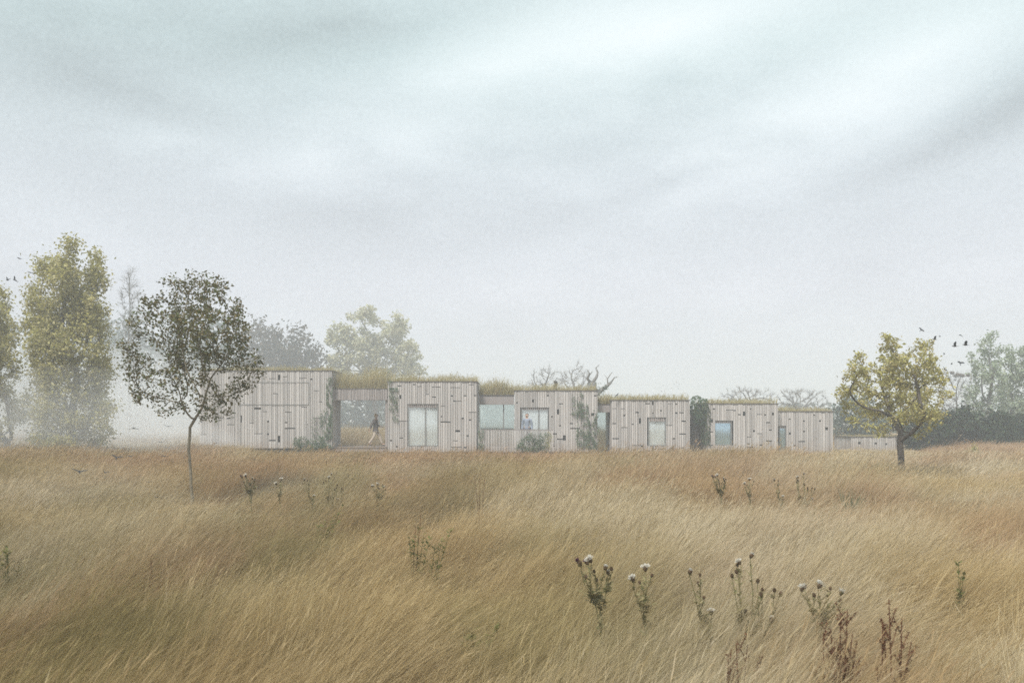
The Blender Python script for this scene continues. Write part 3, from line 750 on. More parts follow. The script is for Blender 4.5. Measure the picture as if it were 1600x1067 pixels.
def in_lobes(lb, n, rs, shell=0.0):
    w = np.array([l[1].prod() ** .8 for l in lb]); w /= w.sum()
    pick = rs.choice(len(lb), n, p=w)
    u = rs.normal(size=(n, 3)); u /= np.linalg.norm(u, axis=1)[:, None]
    r = (shell + (1 - shell) * rs.uniform(0, 1, n)) ** (1 / 3.0)
    C = np.array([l[0] for l in lb])[pick]; S = np.array([l[1] for l in lb])[pick]
    return C + u * r[:, None] * S
def tree(name, label, basepx, Y, lobes, leaf_mat, leaf, nleaf, seed, trunk_r, fork=None, group=None, cat='tree', bark='bark', nattr=420, step=None, bare=False, tip=.006, extra=0, spread=1.0, deep=.8, crown_name='crown', sides=5):
    """lobes trace the crown's masses in photo pixels; they get depth of their own about the trunk"""
    rs = np.random.RandomState(seed)
    bx = X(basepx, Y); lb, W_ = lobes_world(lobes, Y, bx, rs, deep)
    if extra:                                   # masses the photo cannot show, behind and in front, so the crown is round
        for _ in range(extra):
            c_, s_ = lb[rs.randint(len(lb))]
            lb.append((c_ * np.array([1, 0, 1]) + np.array([(bx - c_[0]) * rs.uniform(.2, .7), Y + rs.choice((-1, 1)) * W_ * rs.uniform(.35, .7), -s_[2] * .2]), s_ * .8))
    ztop = max(l[0][2] + l[1][2] for l in lb); zlow = min(l[0][2] - l[1][2] for l in lb)
    H_ = ztop
    step = step or H_ / 34
    fx, fz = (X(fork[0], Y), Z(fork[1], Y)) if fork else (bx, max(zlow + .1 * H_, .15 * H_))
    nst = max(3, int(fz / step)); wob_ = rs.normal(0, .006 * H_, (nst + 1, 2)).cumsum(0) * .25
    st = [(bx + (fx - bx) * k / nst + wob_[k, 0] * (k > 0), Y + wob_[k, 1] * (k > 0), -.05 + (fz + .05) * k / nst) for k in range(nst + 1)]
    A = in_lobes(lb, nattr, rs)
    ND, par = colonise(A, st, step, step * 6, step * 1.25)
    bm_, rad, ch = branch_mesh('trunk', ND, par, tip, 2.3, trunk_r, sides=sides)
    root = empty(name, (0, 0, 0), label, cat, group)
    link_mesh('trunk', bm_, M[bark], root)
    if not bare:
        tips = np.array([i for i in range(len(ND)) if rad[i] < tip * 3.2 and i > nst])
        w = 1.0 / (1 + np.array([len(ch[i]) for i in tips]))
        c_ = ND[rs.choice(tips, nleaf, p=w / w.sum())]
        c_ = c_ + rs.normal(size=(nleaf, 3)) * step * .62 * spread
        o = link_mesh(crown_name, leaf_mesh('crown', c_, leaf, rs), M[leaf_mat], root)
    else:
        tips = np.array([i for i in range(len(ND)) if i > nst and rad[i] < tip * 4])
        b = MB(); nt_ = nleaf
        for i in rs.choice(tips, nt_):
            d_ = ND[i] - ND[par[i]]; d_ /= np.linalg.norm(d_) + 1e-9
            p = ND[i].copy(); pts = [p.copy()]
            for _ in range(3):
                d_ = d_ + rs.normal(0, .42, 3) + np.array([0, 0, .10]); d_ /= np.linalg.norm(d_)
                p = p + d_ * step * rs.uniform(.35, .75); pts.append(p.copy())
            b.tube(pts, [tip * .8, tip * .65, tip * .5, tip * .3], 3, cap=False)
        b.build('twigs', M[bark], root)
    return root

T = tree
T('young_tree', 'small dark bronze leaved tree with a slender forked trunk before the tall cabin', 300, 18.0,
  [(302,440,26,22),(272,455,26,24),(335,455,28,24),(240,478,26,26),(300,482,46,34),(368,485,18,26),(222,512,22,22),(262,520,44,34),(330,520,44,36),(375,520,22,34),(198,545,20,14),(214,566,26,20),(300,560,48,30),(368,560,34,30),(398,566,14,14),
   (388,598,26,20),(250,585,34,22),(232,618,34,14),(300,600,34,30),(345,620,34,20),(205,590,20,12),(360,645,22,10),(315,640,26,18),(252,640,22,8)],
  'leaf_dark', .066, 10000, 3, .030, fork=(299, 668), nattr=760, step=.102, tip=.004, spread=1.0, deep=.7, bark='bark_pale')
T('poplar_tree', 'tall yellow-green columnar tree half sunk in mist, beside the small dark tree', 106, 37.0,
  [(107,392,14,24),(84,425,30,26),(108,440,34,30),(145,415,18,26),(152,445,18,30),(62,462,22,30),(58,500,24,26),(100,490,46,36),(142,492,30,32),(80,540,36,34),(128,540,42,34),(160,545,14,30),(70,590,24,34),(110,590,48,38),(150,600,26,38),
   (80,640,32,32),(125,645,44,36),(160,655,18,30),(75,685,26,22),(115,690,42,22),(150,685,22,18)],
  'leaf_yellow', .135, 32000, 5, .20, fork=(107, 690), nattr=800, step=.27, extra=6, spread=1.15)
T('poplar_tree', 'yellow-green tree cut off by the edge of the picture beside the tall columnar one', 12, 37.0,
  [(4,470,14,24),(-14,500,26,32),(8,520,18,30),(-30,560,38,40),(0,580,26,34),(-40,620,40,40),(5,630,20,34),(12,675,14,24),(-30,680,36,30)],
  'leaf_yellow', .135, 15000, 6, .15, fork=(10, 690), nattr=360, step=.27, extra=3)
T('maple_tree', 'yellow ochre leaved tree with a stout short trunk standing before the low store', 1409, 26.0,
  [(1388,527,16,10),(1372,532,14,9),(1392,545,18,14),(1442,540,18,12),(1438,562,24,20),(1452,572,14,12),(1338,562,16,13),(1342,580,18,13),(1378,572,28,20),(1410,585,36,24),(1330,600,20,14),(1322,618,18,13),(1362,610,34,22),(1412,620,44,26),(1455,590,24,14),
   (1470,590,12,8),(1462,618,24,12),(1475,620,11,7),(1342,640,30,16),(1330,650,14,8),(1385,648,34,18),(1435,648,34,16),(1462,652,20,10),(1372,672,16,10),(1430,672,20,10),(1395,668,12,10)],
  'leaf_ochre', .095, 9200, 12, .095, fork=(1407, 688), nattr=800, step=.155, tip=.006, spread=.78, deep=.8)
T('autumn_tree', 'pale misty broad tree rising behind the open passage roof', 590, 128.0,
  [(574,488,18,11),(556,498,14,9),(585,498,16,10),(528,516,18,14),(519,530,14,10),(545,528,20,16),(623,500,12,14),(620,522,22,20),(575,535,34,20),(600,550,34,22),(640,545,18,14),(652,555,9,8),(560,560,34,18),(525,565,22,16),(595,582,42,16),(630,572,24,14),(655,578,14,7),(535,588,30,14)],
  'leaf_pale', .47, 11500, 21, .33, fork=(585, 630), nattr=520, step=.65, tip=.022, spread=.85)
# misty wood at the left, each tree its own
wood = [
  ('large misty tree, farthest of the pale wood at the edge, behind the yellow-green trees', 15, 142, [(5,520,40,36),(30,560,40,50),(-20,580,40,50),(20,620,50,50),(10,670,50,30)], 'leaf_wood', 3600),
  ('round misty tree between the two yellow-green columnar trees', 62, 130, [(62,560,28,40),(50,610,34,40),(75,640,34,44),(60,675,38,24)], 'leaf_wood', 2800),
  ('misty broad tree just behind the tall yellow-green tree', 150, 148, [(150,530,40,36),(120,570,50,40),(175,580,40,40),(140,630,60,40),(150,675,60,24)], 'leaf_wood', 3600),
  ('high-crowned misty tree behind the gap between columnar and dark tree', 205, 136, [(206,520,26,30),(190,550,30,34),(225,560,34,36),(195,600,36,36),(228,620,36,40),(205,665,44,30)], 'leaf_wood', 3600),
  ('misty tree behind the crown of the small dark tree', 262, 139, [(258,545,40,36),(290,570,40,40),(245,600,40,36),(285,630,44,40),(262,672,50,26)], 'leaf_wood', 3400),
  ('misty tree behind the end of the tall cabin', 330, 133, [(335,530,36,34),(312,565,38,40),(355,575,38,40),(330,625,48,44),(332,675,48,24)], 'leaf_wood', 3200),
  ('brown misty tree with a peaked top over the roof of the tall cabin', 425, 124, [(412,508,12,16),(400,530,32,28),(440,535,36,28),(425,570,60,34),(415,620,60,36)], 'leaf_brown', 4200),
  ('lower brown misty tree falling away towards the pale broad tree', 478, 120, [(470,548,28,24),(492,562,20,20),(455,575,40,28),(490,595,24,26),(475,630,44,40)], 'leaf_brown', 3200),
]
for i, (lab, bx_, Y_, lobes, mt, nl_) in enumerate(wood):
    T('misty_tree', lab, bx_, Y_, lobes, mt, .60, nl_, 40 + i, .32, group='misty trees behind the meadow', nattr=200, step=.92, tip=.03, spread=1.15, extra=2)
T('misty_tree', 'misty tree seen through the open passage', 548, 135, [(540,625,34,26),(575,630,34,28),(545,665,44,26),(590,668,34,26)], 'leaf_wood', .6, 2600, 61, .22, group='misty trees behind the meadow', nattr=150, step=.75, tip=.02, extra=2)
T('misty_tree', 'misty undergrown tree behind the person in the passage', 610, 140, [(610,628,34,24),(640,650,34,30),(605,668,44,24)], 'leaf_wood', .6, 2200, 62, .22, group='misty trees behind the meadow', nattr=150, step=.75, tip=.02, extra=2)
T('bare_poplar_tree', 'thin leafless upright tree rising out of the misty wood', 203, 74, [(203,440,7,26),(197,462,8,28),(209,470,8,30),(202,505,12,34)], None, 0, 520, 65, .10, nattr=330, step=.38, bare=True, tip=.014, bark='bark_grey', sides=4)
BG = 'bare trees behind the cabins'
T('bare_tree', 'wispy leafless tree behind the roof with the black flue', 850, 88, [(838,592,16,14),(856,586,18,14),(872,596,14,16),(852,606,24,14)], None, 0, 620, 66, .15, group=BG, nattr=190, step=.30, bare=True, tip=.013, bark='bark_grey')
T('bare_tree', 'wispy leafless tree between the black flue and the pollard trunk', 898, 90, [(888,590,16,16),(906,582,16,16),(912,598,16,14),(893,604,20,14)], None, 0, 620, 67, .15, group=BG, nattr=190, step=.30, bare=True, tip=.013, bark='bark_grey')
T('bare_tree', 'rounded leafless tree behind the cabin with the square sky-reflecting window', 1165, 96, [(1145,618,18,10),(1165,614,22,10),(1190,620,20,12),(1160,632,34,14),(1205,630,14,10)], None, 0, 900, 68, .2, group=BG, nattr=230, step=.33, bare=True, tip=.015, bark='bark_grey')
T('bare_tree', 'dense leafless tree behind the lowest cabin of the row', 1250, 92, [(1232,622,18,14),(1252,616,20,12),(1275,622,18,14),(1245,638,34,14),(1285,640,14,12)], None, 0, 1300, 69, .2, group=BG, nattr=260, step=.31, bare=True, tip=.016, bark='bark_grey')
# pollard with antler limbs
pl_ = empty('pollard_tree', (0, 0, 0), 'stout ivy-clad pollard with bare antler limbs behind the bird', 'tree')
b = MB(); Yq = 70
def limb(pts, r0, r1): b.tube([P(x, y, Yq + dy) for (x, y, dy) in pts], [r0 + (r1 - r0) * k / (len(pts) - 1) for k in range(len(pts))], 6)
limb([(924,690,0),(925,640,0),(925,612,0),(925,597,0)], .44, .34)
limb([(925,600,0),(918,592,-.3),(921,584,-.5),(918,577,-.6)], .15, .03); limb([(926,598,0),(932,589,.3),(934,582,.4),(931,575,.6),(936,570,.8)], .14, .02); limb([(921,586,-.5),(926,580,-.8)], .05, .015)
limb([(926,625,0),(936,611,.5),(947,604,.8),(955,597,1.0)], .22, .10); limb([(950,602,.9),(949,592,1.2),(953,586,1.3),(957,581,1.5)], .07, .015); limb([(955,597,1.0),(960,590,1.0),(966,588,.8)], .07, .015); limb([(949,592,1.2),(945,586,1.3)], .03, .01)
b.build('trunk', M['bark_grey'], pl_, True)
rs = np.random.RandomState(9)
cc = np.array([P(925 + rs.normal(0, 6), rs.uniform(598, 640), Yq + rs.normal(0, .3)) for _ in range(520)] + [P(930 + k * .13 + rs.normal(0, 2), 620 - k * .11 + rs.normal(0, 2), Yq + .5) for k in range(150)])
link_mesh('ivy', leaf_mesh('ivy', cc, .14, rs), M['leaf_ivy'], pl_)
# right side
T('dark_thicket_tree', 'dark dense bare-twigged tree between the lowest cabin and the yellow tree', 1330, 66, [(1320,640,20,20),(1345,632,22,20),(1312,665,16,24),(1345,662,34,24),(1375,665,26,26)], 'leaf_wood', .22, 3800, 71, .2, nattr=260, step=.36, tip=.018, bark='bark')
T('rookery_tree', 'open bare-branched tree holding dark rook nests beside the poplars', 1498, 78, [(1488,590,14,10),(1510,591,14,10),(1482,612,15,14),(1508,614,17,16),(1474,636,16,14),(1496,640,22,18),(1515,645,14,14)], None, 0, 1100, 72, .14, fork=(1498, 668), nattr=300, step=.36, bare=True, tip=.014, bark='bark_grey', deep=.5)
for (px, py) in ((1488,582.5),(1493.5,587),(1498,585.5),(1504,587),(1513,586)):
    q = P(px, py, 78); b = MB(); b.ball((0, 0, 0), .19, 1, 1, .8, 7, 5)
    rr = random.Random(px)
    for _ in range(14):
        a, e = rr.uniform(0, 6.28), rr.uniform(-.6, .8); d = Vector((math.cos(a) * math.cos(e), math.sin(a) * math.cos(e), math.sin(e)))
        b.tube([d * .12, d * .27 + Vector((rr.uniform(-.08, .08), 0, rr.uniform(-.05, .05)))], .012, 3)
    o = b.build('bird_nest', M['bark']); o.location = q
    tag(o, 'dark round twig nest in the top of the bare tree', 'nest', 'rook nests in the bare tree')
PG = 'poplars behind the hedge'
T('poplar_tree', 'tallest silvery poplar behind the dark hedge', 1543, 64, [(1547,525,9,12),(1540,545,16,18),(1550,560,18,20),(1520,560,9,16),(1535,585,22,24),(1560,590,14,24),(1530,620,24,24),(1555,625,22,26),(1545,655,30,20)], 'leaf_silver', .19, 4600, 74, .2, group=PG, nattr=360, step=.34, tip=.014, bark='bark_grey', extra=2, spread=.8)
T('poplar_tree', 'middle silvery poplar, slightly lower, beside the tallest one', 1580, 66, [(1581,548,8,12),(1577,570,13,18),(1586,585,13,20),(1576,610,18,24),(1590,630,16,22),(1580,655,22,18)], 'leaf_silver', .19, 3400, 75, .18, group=PG, nattr=260, step=.34, tip=.014, bark='bark_grey', extra=1, spread=.8)
T('poplar_tree', 'silvery poplar cut by the edge of the picture', 1606, 65, [(1602,545,8,12),(1608,565,14,18),(1598,590,12,20),(1612,610,18,24),(1602,640,20,24)], 'leaf_silver', .19, 3000, 76, .18, group=PG, nattr=240, step=.34, tip=.014, bark='bark_grey', extra=1, spread=.8)
HG = 'dark hedge shrubs along the meadow edge'
for i, (lab, bx_, lobes, nl_) in enumerate([
   ('dark green hedge shrub emerging from behind the yellow tree', 1440, [(1425,668,22,18),(1450,660,26,18),(1468,672,20,20),(1440,688,34,16)], 3800),
   ('dark green hedge shrub below the nest tree', 1495, [(1480,658,22,16),(1508,656,24,16),(1495,675,34,18),(1500,692,40,12)], 4200),
   ('dark green hedge shrub at the foot of the tallest poplar', 1550, [(1535,664,24,16),(1562,664,26,18),(1545,682,34,18),(1565,692,34,12)], 4200),
   ('dark green hedge shrub at the picture edge under the lowest poplar', 1605, [(1590,668,22,16),(1615,664,26,18),(1600,684,34,18),(1640,672,26,20),(1635,690,30,12)], 4200)]):
    T('hedge_shrub', lab, bx_, 51.5 + (i % 2) * 1.5, lobes, 'leaf_hedge', .21, nl_, 80 + i, .10, group=HG, cat='hedge', nattr=200, step=.28, tip=.012, spread=1.1, extra=2, crown_name='foliage')
T('grass_shrub', 'yellow-green bushy tussock in the rusty grass before the hedge', 1522, 40, [(1520,700,7,7),(1515,712,10,9),(1528,714,11,9),(1522,724,15,8)], 'leaf_yellow', .085, 1500, 90, .03, cat='shrub', nattr=110, step=.10, tip=.005, crown_name='foliage')

# far edge of the fields, one mass lost in the mist
rs = np.random.RandomState(17)
n = 9000; xx = rs.uniform(-190, 190, n); hh_ = 2.6 + 2.4 * fbm(xx * .06, xx * 0 + 2, 5)
cc = np.stack([xx, 150 + rs.normal(0, 3, n), hh_ * rs.uniform(0, 1, n) ** .8], 1)
fw = link_mesh('distant_wood', leaf_mesh('distant_wood', cc, 1.1, rs), M['leaf_wood'])
tag(fw, 'low belt of far trees dissolving in the mist beyond the fields', 'wood', kind='stuff')

# ------------------------------------------------------------------ climbers and shrubs at the cabins
def climber(label, Yf, regions, n, leaf, seed, mat='leaf_ivy', thick=.05, roots=None, name='ivy'):
    """ivy on a wall: regions = (px0, px1, py0, py1, weight)"""
    rs = np.random.RandomState(seed); root = empty(name, (0, 0, 0), label, 'ivy')
    b = MB(); cs = []
    wts = np.array([r[4] * (r[1] - r[0]) * (r[3] - r[2]) for r in regions], float); wts /= wts.sum()
    pick = rs.choice(len(regions), n, p=wts)
    for k in range(n):
        a0, a1, b0, b1, _ = regions[pick[k]]
        for _t in range(12):
            u, v = rs.uniform(a0, a1), rs.uniform(b0, b1)
            if vnoise(u * .35, v * .22, seed) > .40: break
        q = P(u, v, Yf); cs.append((q.x, Yf - thick * rs.uniform(.3, 1.2), q.z))
    for (a0, a1, b0, b1, _) in regions:
        for _ in range(max(1, int((a1 - a0) / 6))):
            u = rs.uniform(a0, a1); v = b1 + 3; pts = []
            while v > b0:
                pts.append((X(u, Yf), Yf - .035, Z(v, Yf))); v -= rs.uniform(4, 8); u = min(max(u + rs.normal(0, 1.6), a0), a1)
            if len(pts) > 1: b.tube(pts, .007, 3, cap=False)
    b.build('stem', M['bark'], root)
    nrm = np.tile(np.array([0, -1.0, .25]), (n, 1))
    link_mesh('foliage', leaf_mesh('foliage', np.array(cs), leaf, rs, normals=nrm), M[mat], root)
    return root
climber('ivy trailing up the corner edge of the tallest cabin beside the passage', 47.94, [(510,520,590,700,1.6),(500,511,640,700,.8),(486,500,648,700,.35)], 950, .075, 1)
climber('sparse ivy on the edge of the glazed-door cabin beside the passage', 46.94, [(608,613,596,640,1),(613,622,605,660,1),(606,611,575,600,.5)], 300, .07, 2)
climber('broad sheet of pale ivy on the boards of the cabin with the flue', 48.14, [(893,912,614,650,.7),(900,924,630,700,1.1),(916,934,650,702,.9),(926,936,640,700,.8)], 1150, .075, 3)
climber('narrow ivy strand climbing the slatted balustrade beside the glazed-door cabin', 47.10, [(747,756,671,705,1)], 150, .07, 4)
climber('ivy curtain at the edge of the square-window cabin', 47.94, [(1102,1110,632,700,1)], 320, .075, 5, mat='leaf_ivy_dark')
rs = np.random.RandomState(33); iv = empty('ivy', (0, 0, 0), 'dense dark dome of ivy over the recessed wall between two cabins', 'ivy')
lb = [(np.array(P(x, y, 48.6)), np.array([rx / 29, .5, rz / 29])) for (x, y, rx, rz) in ((1088,626,9,8),(1100,634,8,12),(1083,640,7,12),(1096,652,9,16),(1101,675,6,20),(1088,650,6,14))]
cc = in_lobes(lb, 2300, rs, .3); link_mesh('foliage', leaf_mesh('foliage', cc, .10, rs), M['leaf_shrub'], iv)
b = MB()
for k in range(6):
    u = 1083 + 4 * k; b.tube([P(u, 708, 49.33), P(u + rs.normal(0, 2), 680, 49.3), P(u + rs.normal(0, 2), 655, 49.1), P(u + rs.normal(0, 2), 632, 48.8)], .016, 4)
b.build('stem', M['bark'], iv)
T('shrub', 'green shrub at the foot of the tallest cabin near its ivy', 485, 47.2, [(463,690,8,8),(475,690,9,10),(468,697,14,7),(492,696,10,8),(505,690,7,10),(485,700,22,5)], 'leaf_shrub', .075, 1700, 91, .02, cat='shrub', nattr=150, step=.11, tip=.005, crown_name='foliage', deep=.2)
T('shrub', 'feathery dark green shrub against the balustrade below the man', 835, 46.4, [(815,694,9,10),(828,688,8,10),(842,690,9,9),(822,702,16,6),(848,684,7,7),(856,680,5,4),(838,700,16,7)], 'leaf_shrub', .065, 2300, 92, .02, cat='shrub', nattr=190, step=.10, tip=.005, crown_name='foliage', deep=.2)
T('shrub', 'yellowing shrub beside the feathery dark green one at the balustrade end', 856, 46.5, [(856,692,6,10),(860,684,4,8),(852,700,9,6)], 'leaf_yellow', .06, 480, 93, .015, cat='shrub', nattr=70, step=.10, tip=.004, crown_name='foliage', deep=.2)

# ------------------------------------------------------------------ thistles, docks and weeds in the meadow
def thistle(label, Y, heads, base_px, seed, group='thistles in the meadow', dy=.0):
    rr = random.Random(seed)
    hubs = {}
    root = empty('thistle', (X(base_px, Y), Y, 0), label, 'thistle', group)
    o0 = Vector(root.location); st = MB(); lf = MB()
    zs = [Z(h[1], Y) for h in heads]; fork = Vector((X(base_px, Y), Y, min(zs) - .22)) - o0
    base = Vector((rr.uniform(-.02, .02), 0, 0))
    st.tube([base, base.lerp(fork, .5) + Vector((rr.uniform(-.03, .03), rr.uniform(-.03, .03), 0)), fork], [.010, .009, .007], 5)
    def leaf_(p, d, l):
        d = d.normalized(); s = d.cross(Vector((0, 0, 1))).normalized()
        for k in range(3):          # jagged, three pairs of lobes
            a = p + d * l * (k / 3); b_ = p + d * l * ((k + 1) / 3) + Vector((0, 0, .02 - .03 * k)) * l * 3
            w = l * (.28 - .06 * k)
            lf.face([a, a.lerp(b_, .5) + s * w, b_]); lf.face([a, b_, a.lerp(b_, .5) - s * w])
    for k in range(16):
        t = rr.uniform(.35, 1); a = rr.uniform(0, 6.28)
        leaf_(base.lerp(fork, t), Vector((math.cos(a), math.sin(a), .5)), rr.uniform(.09, .16) * (1.2 - .5 * t))
    groups_ = {}
    for h in heads: groups_.setdefault(round((h[0] - base_px) / 22.0), []).append(h)
    for gk, hs in groups_.items():
        gx_ = sum(X(h[0], Y) for h in hs) / len(hs) - o0.x; gz_ = min(Z(h[1], Y) for h in hs)
        hub = Vector((fork.x + (gx_ - fork.x) * .72, rr.uniform(-.06, .06), fork.z + (gz_ - fork.z) * .55))
        st.tube([fork - Vector((0, 0, .1)), fork.lerp(hub, .5) + Vector((rr.uniform(-.015, .015), 0, -.012)), hub], [.0055, .0045, .004], 4)
        for k in range(11):
            a = rr.uniform(0, 6.28); leaf_(fork.lerp(hub, rr.uniform(.1, 1)), Vector((math.cos(a), math.sin(a), .55)), rr.uniform(.06, .13))
        for h in hs: hubs[h] = hub
    for (px, py, kind) in heads:
        tip = P(px, py, Y) - o0 + Vector((0, rr.uniform(-.09, .09), 0)); hub = hubs[(px, py, kind)]
        dvec = Vector((rr.uniform(-.6, .7), rr.uniform(-.5, .3), 1)).normalized()
        if kind == 'p' : dvec = Vector((-.7, -.1, .75)).normalized()
        mid = hub.lerp(tip, .5) + Vector((rr.uniform(-.012, .012), 0, -.008))
        st.tube([hub, mid, tip - dvec * .02], [.0035, .003, .0026], 4)
        for k in range(8):
            a = rr.uniform(0, 6.28); leaf_(hub.lerp(tip, rr.uniform(0, .95)), Vector((math.cos(a), math.sin(a), .8)), rr.uniform(.03, .07))
        r = (.0145 if kind != 'b' else .0105) * rr.uniform(.85, 1.15)
        hb = MB(); q = dvec.to_track_quat('Z', 'Y')
        prof = [(-1.4, .25), (-.9, .72), (-.1, .95), (.7, .78), (1.2, .55)]
        for k in range(len(prof) - 1):      # scaly bulb: overlapping rings of bracts
            for j in range(9):
                w0, w1 = 2 * math.pi * (j + .5 * (k % 2)) / 9, 2 * math.pi * (j + 1 + .5 * (k % 2)) / 9; wm = (w0 + w1) / 2
                (z0, r0), (z1, r1) = prof[k], prof[k + 1]
                pts = [(math.cos(w0) * r0 * r, math.sin(w0) * r0 * r, z0 * r), (math.cos(w1) * r0 * r, math.sin(w1) * r0 * r, z0 * r),
                       (math.cos(w1) * r1 * r * 1.05, math.sin(w1) * r1 * r * 1.05, z1 * r), (math.cos(wm) * r1 * r * 1.35, math.sin(wm) * r1 * r * 1.35, (z1 + .28) * r), (math.cos(w0) * r1 * r * 1.05, math.sin(w0) * r1 * r * 1.05, z1 * r)]
                hb.face([q @ Vector(p) for p in pts])
        ho = hb.build('flower_head', M['bulb'], root); ho.location = tip
        if kind in 'wph':
            tf = MB(); nn = 70 if kind == 'w' else 44; sp_ = {'w': 1.15, 'p': .55, 'h': .7}[kind]; ln = {'w': 2.1, 'p': 2.0, 'h': 1.35}[kind]
            for k in range(nn):
                a = rr.uniform(0, 6.28); e = sp_ * math.sqrt(rr.random())
                d = Vector((math.cos(a) * math.sin(e), math.sin(a) * math.sin(e), math.cos(e))); s = d.cross(Vector((.3, .5, .8))).normalized() * r * .13
                p0 = d * r * .8; p1 = d * r * (ln + .5) * rr.uniform(.75, 1.1)
                tf.face([q @ (p0 - s), q @ (p0 + s), q @ (p1 + s * 1.6), q @ (p1 - s * 1.6)])
            tf.build('tuft', M['purple' if kind == 'p' else 'fluff'], ho)
    st.build('stem', M['thistle_stem'], root); lf.build('leaves', M['thistle_stem'], root)
    return root
TA = [(905,878,'p'),(918,881,'p'),(921,873,'w'),(945,885,'h'),(955,888,'b'),(933,908,'b'),(914,898,'b'),(928,892,'b'),(950,894,'h')]
TB = [(990,906,'w'),(1010,890,'w'),(1016,896,'b'),(1002,913,'b')]
TCc = [(1078,893,'h'),(1090,895,'b'),(1094,913,'b'),(1096,930,'b'),(1113,958,'w')]
TD = [(1172,867,'h'),(1159,881,'w'),(1157,886,'b'),(1150,893,'b'),(1142,898,'b'),(1189,911,'b'),(1190,920,'b'),(1186,926,'b'),(1166,956,'b'),(1177,960,'b'),(1154,963,'b'),(1210,922,'b'),(1217,925,'b'),(1200,963,'h'),(1211,960,'b')]
TE = [(1252,919,'w'),(1262,919,'h'),(1266,926,'b'),(1281,915,'w'),(1291,916,'b'),(1296,932,'b'),(1308,936,'b'),(1317,927,'w'),(1284,936,'b')]
tA = thistle('large near thistle with two purple heads, standing apart from the others', 6.3, TA, 938, 1)
tB = thistle('near thistle with two white tufted heads beside the purple-headed one', 6.3, TB, 1008, 2)
tC = thistle('thin near thistle with a white head hanging below brown buds', 6.25, TCc, 1108, 3)
tD = thistle('tallest near thistle, crowded with brown buds', 6.3, TD, 1176, 4)
tE = thistle('near thistle crowned by a row of white and brown heads above the dock', 6.2, TE, 1280, 5)
def again(src, px, Y, label, rz):
    c = copy_tree(src); c.location = (X(px, Y), Y, 0); c.rotation_euler.z = rz; c['label'] = label; return c
again(tA, 392, 15.5, 'far purple-headed thistle nearest the slender trunk of the dark tree', .1)
again(tB, 437, 15.5, 'far thistle with white tufts, second from the slender dark tree', -.1)
again(tC, 488, 15.6, 'far thin thistle with few heads between white-tufted and bushy ones', .15)
again(tD, 520, 15.4, 'far bushy thistle, tallest of those before the glazed-door cabin', 0)
again(tE, 590, 15.6, 'far low thistle, last of the row before the passage', .9)
again(tA, 1127, 15.5, 'far purple-headed thistle in front of the square-window cabin', -.05)
again(tB, 1172, 15.5, 'far white-tufted thistle in front of the square-window cabin', .12)
again(tC, 1222, 15.5, 'far thin thistle before the narrow-window cabin', -.1)
again(tD, 1256, 15.5, 'far bushy thistle before the lowest cabin', .2)
def dock(label, Y, spikes, base_px, seed, lean=0.0):
    rr = random.Random(seed); root = empty('dock_plant', (X(base_px, Y), Y, 0), label, 'dock plant', 'rusty docks at the front')
    o0 = Vector(root.location); st = MB(); sd_ = MB()
    for (px, py, ln) in spikes:
        tip = P(px, py, Y) - o0 + Vector((0, rr.uniform(-.12, .12), 0)); base = Vector((rr.uniform(-.05, .05), rr.uniform(-.04, .04), 0))
        mid = base.lerp(tip, .55) + Vector((rr.uniform(-.03, .03), 0, 0)); st.tube([base, mid, tip], [.006, .005, .0025], 4)
        for br in range(1 + int(ln * 9)):
            t0 = rr.uniform(.30, .85) if br else .62
            p0 = mid.lerp(tip, t0) if br else mid.lerp(tip, .35)
            p1 = tip if not br else p0 + Vector((rr.choice((-1, 1)) * rr.uniform(.02, .055), rr.uniform(-.05, .05), rr.uniform(.06, .15)))
            if br: st.tube([p0, p1], [.003, .002], 3)
            for k in range(int(26 + 60 * (p1 - p0).length)):
                c_ = p0.lerp(p1, rr.random()) + Vector((rr.gauss(0, .006), rr.gauss(0, .006), rr.gauss(0, .004))); r = rr.uniform(.004, .0085)
                d = Vector((rr.gauss(0, 1), rr.gauss(0, 1), rr.gauss(0, 1))).normalized(); e = d.cross(Vector((.3, .2, .9))).normalized()
                sd_.face([c_ - d * r, c_ + e * r * .8, c_ + d * r, c_ - e * r * .8])
    st.build('stem', M['dock'], root); sd_.build('seed_head', M['dock'], root); return root
dock('dark red-brown dock plant with many crowded spikes at the picture bottom', 4.9, [(1315,946,.5),(1322,962,.4),(1300,982,.5),(1296,1000,.3),(1342,996,.5),(1328,1010,.6),(1318,1024,.7),(1305,1010,.5),(1322,1040,.6),(1338,1030,.4),(1288,1036,.4),(1312,1048,.5),(1282,1052,.3)], 1312, 1)
dock('slimmer dock plant with one tall central spike, nearest the picture corner', 4.9, [(1402,942,.5),(1381,970,.3),(1386,978,.2),(1413,970,.3),(1419,1000,.5),(1404,1020,.4),(1377,1045,.3)], 1398, 2)
dock('faint low dock plant below the tallest near thistle', 5.0, [(1146,1000,.3),(1133,1016,.2),(1150,1022,.3),(1165,1006,.2),(1180,1030,.2)], 1155, 3)
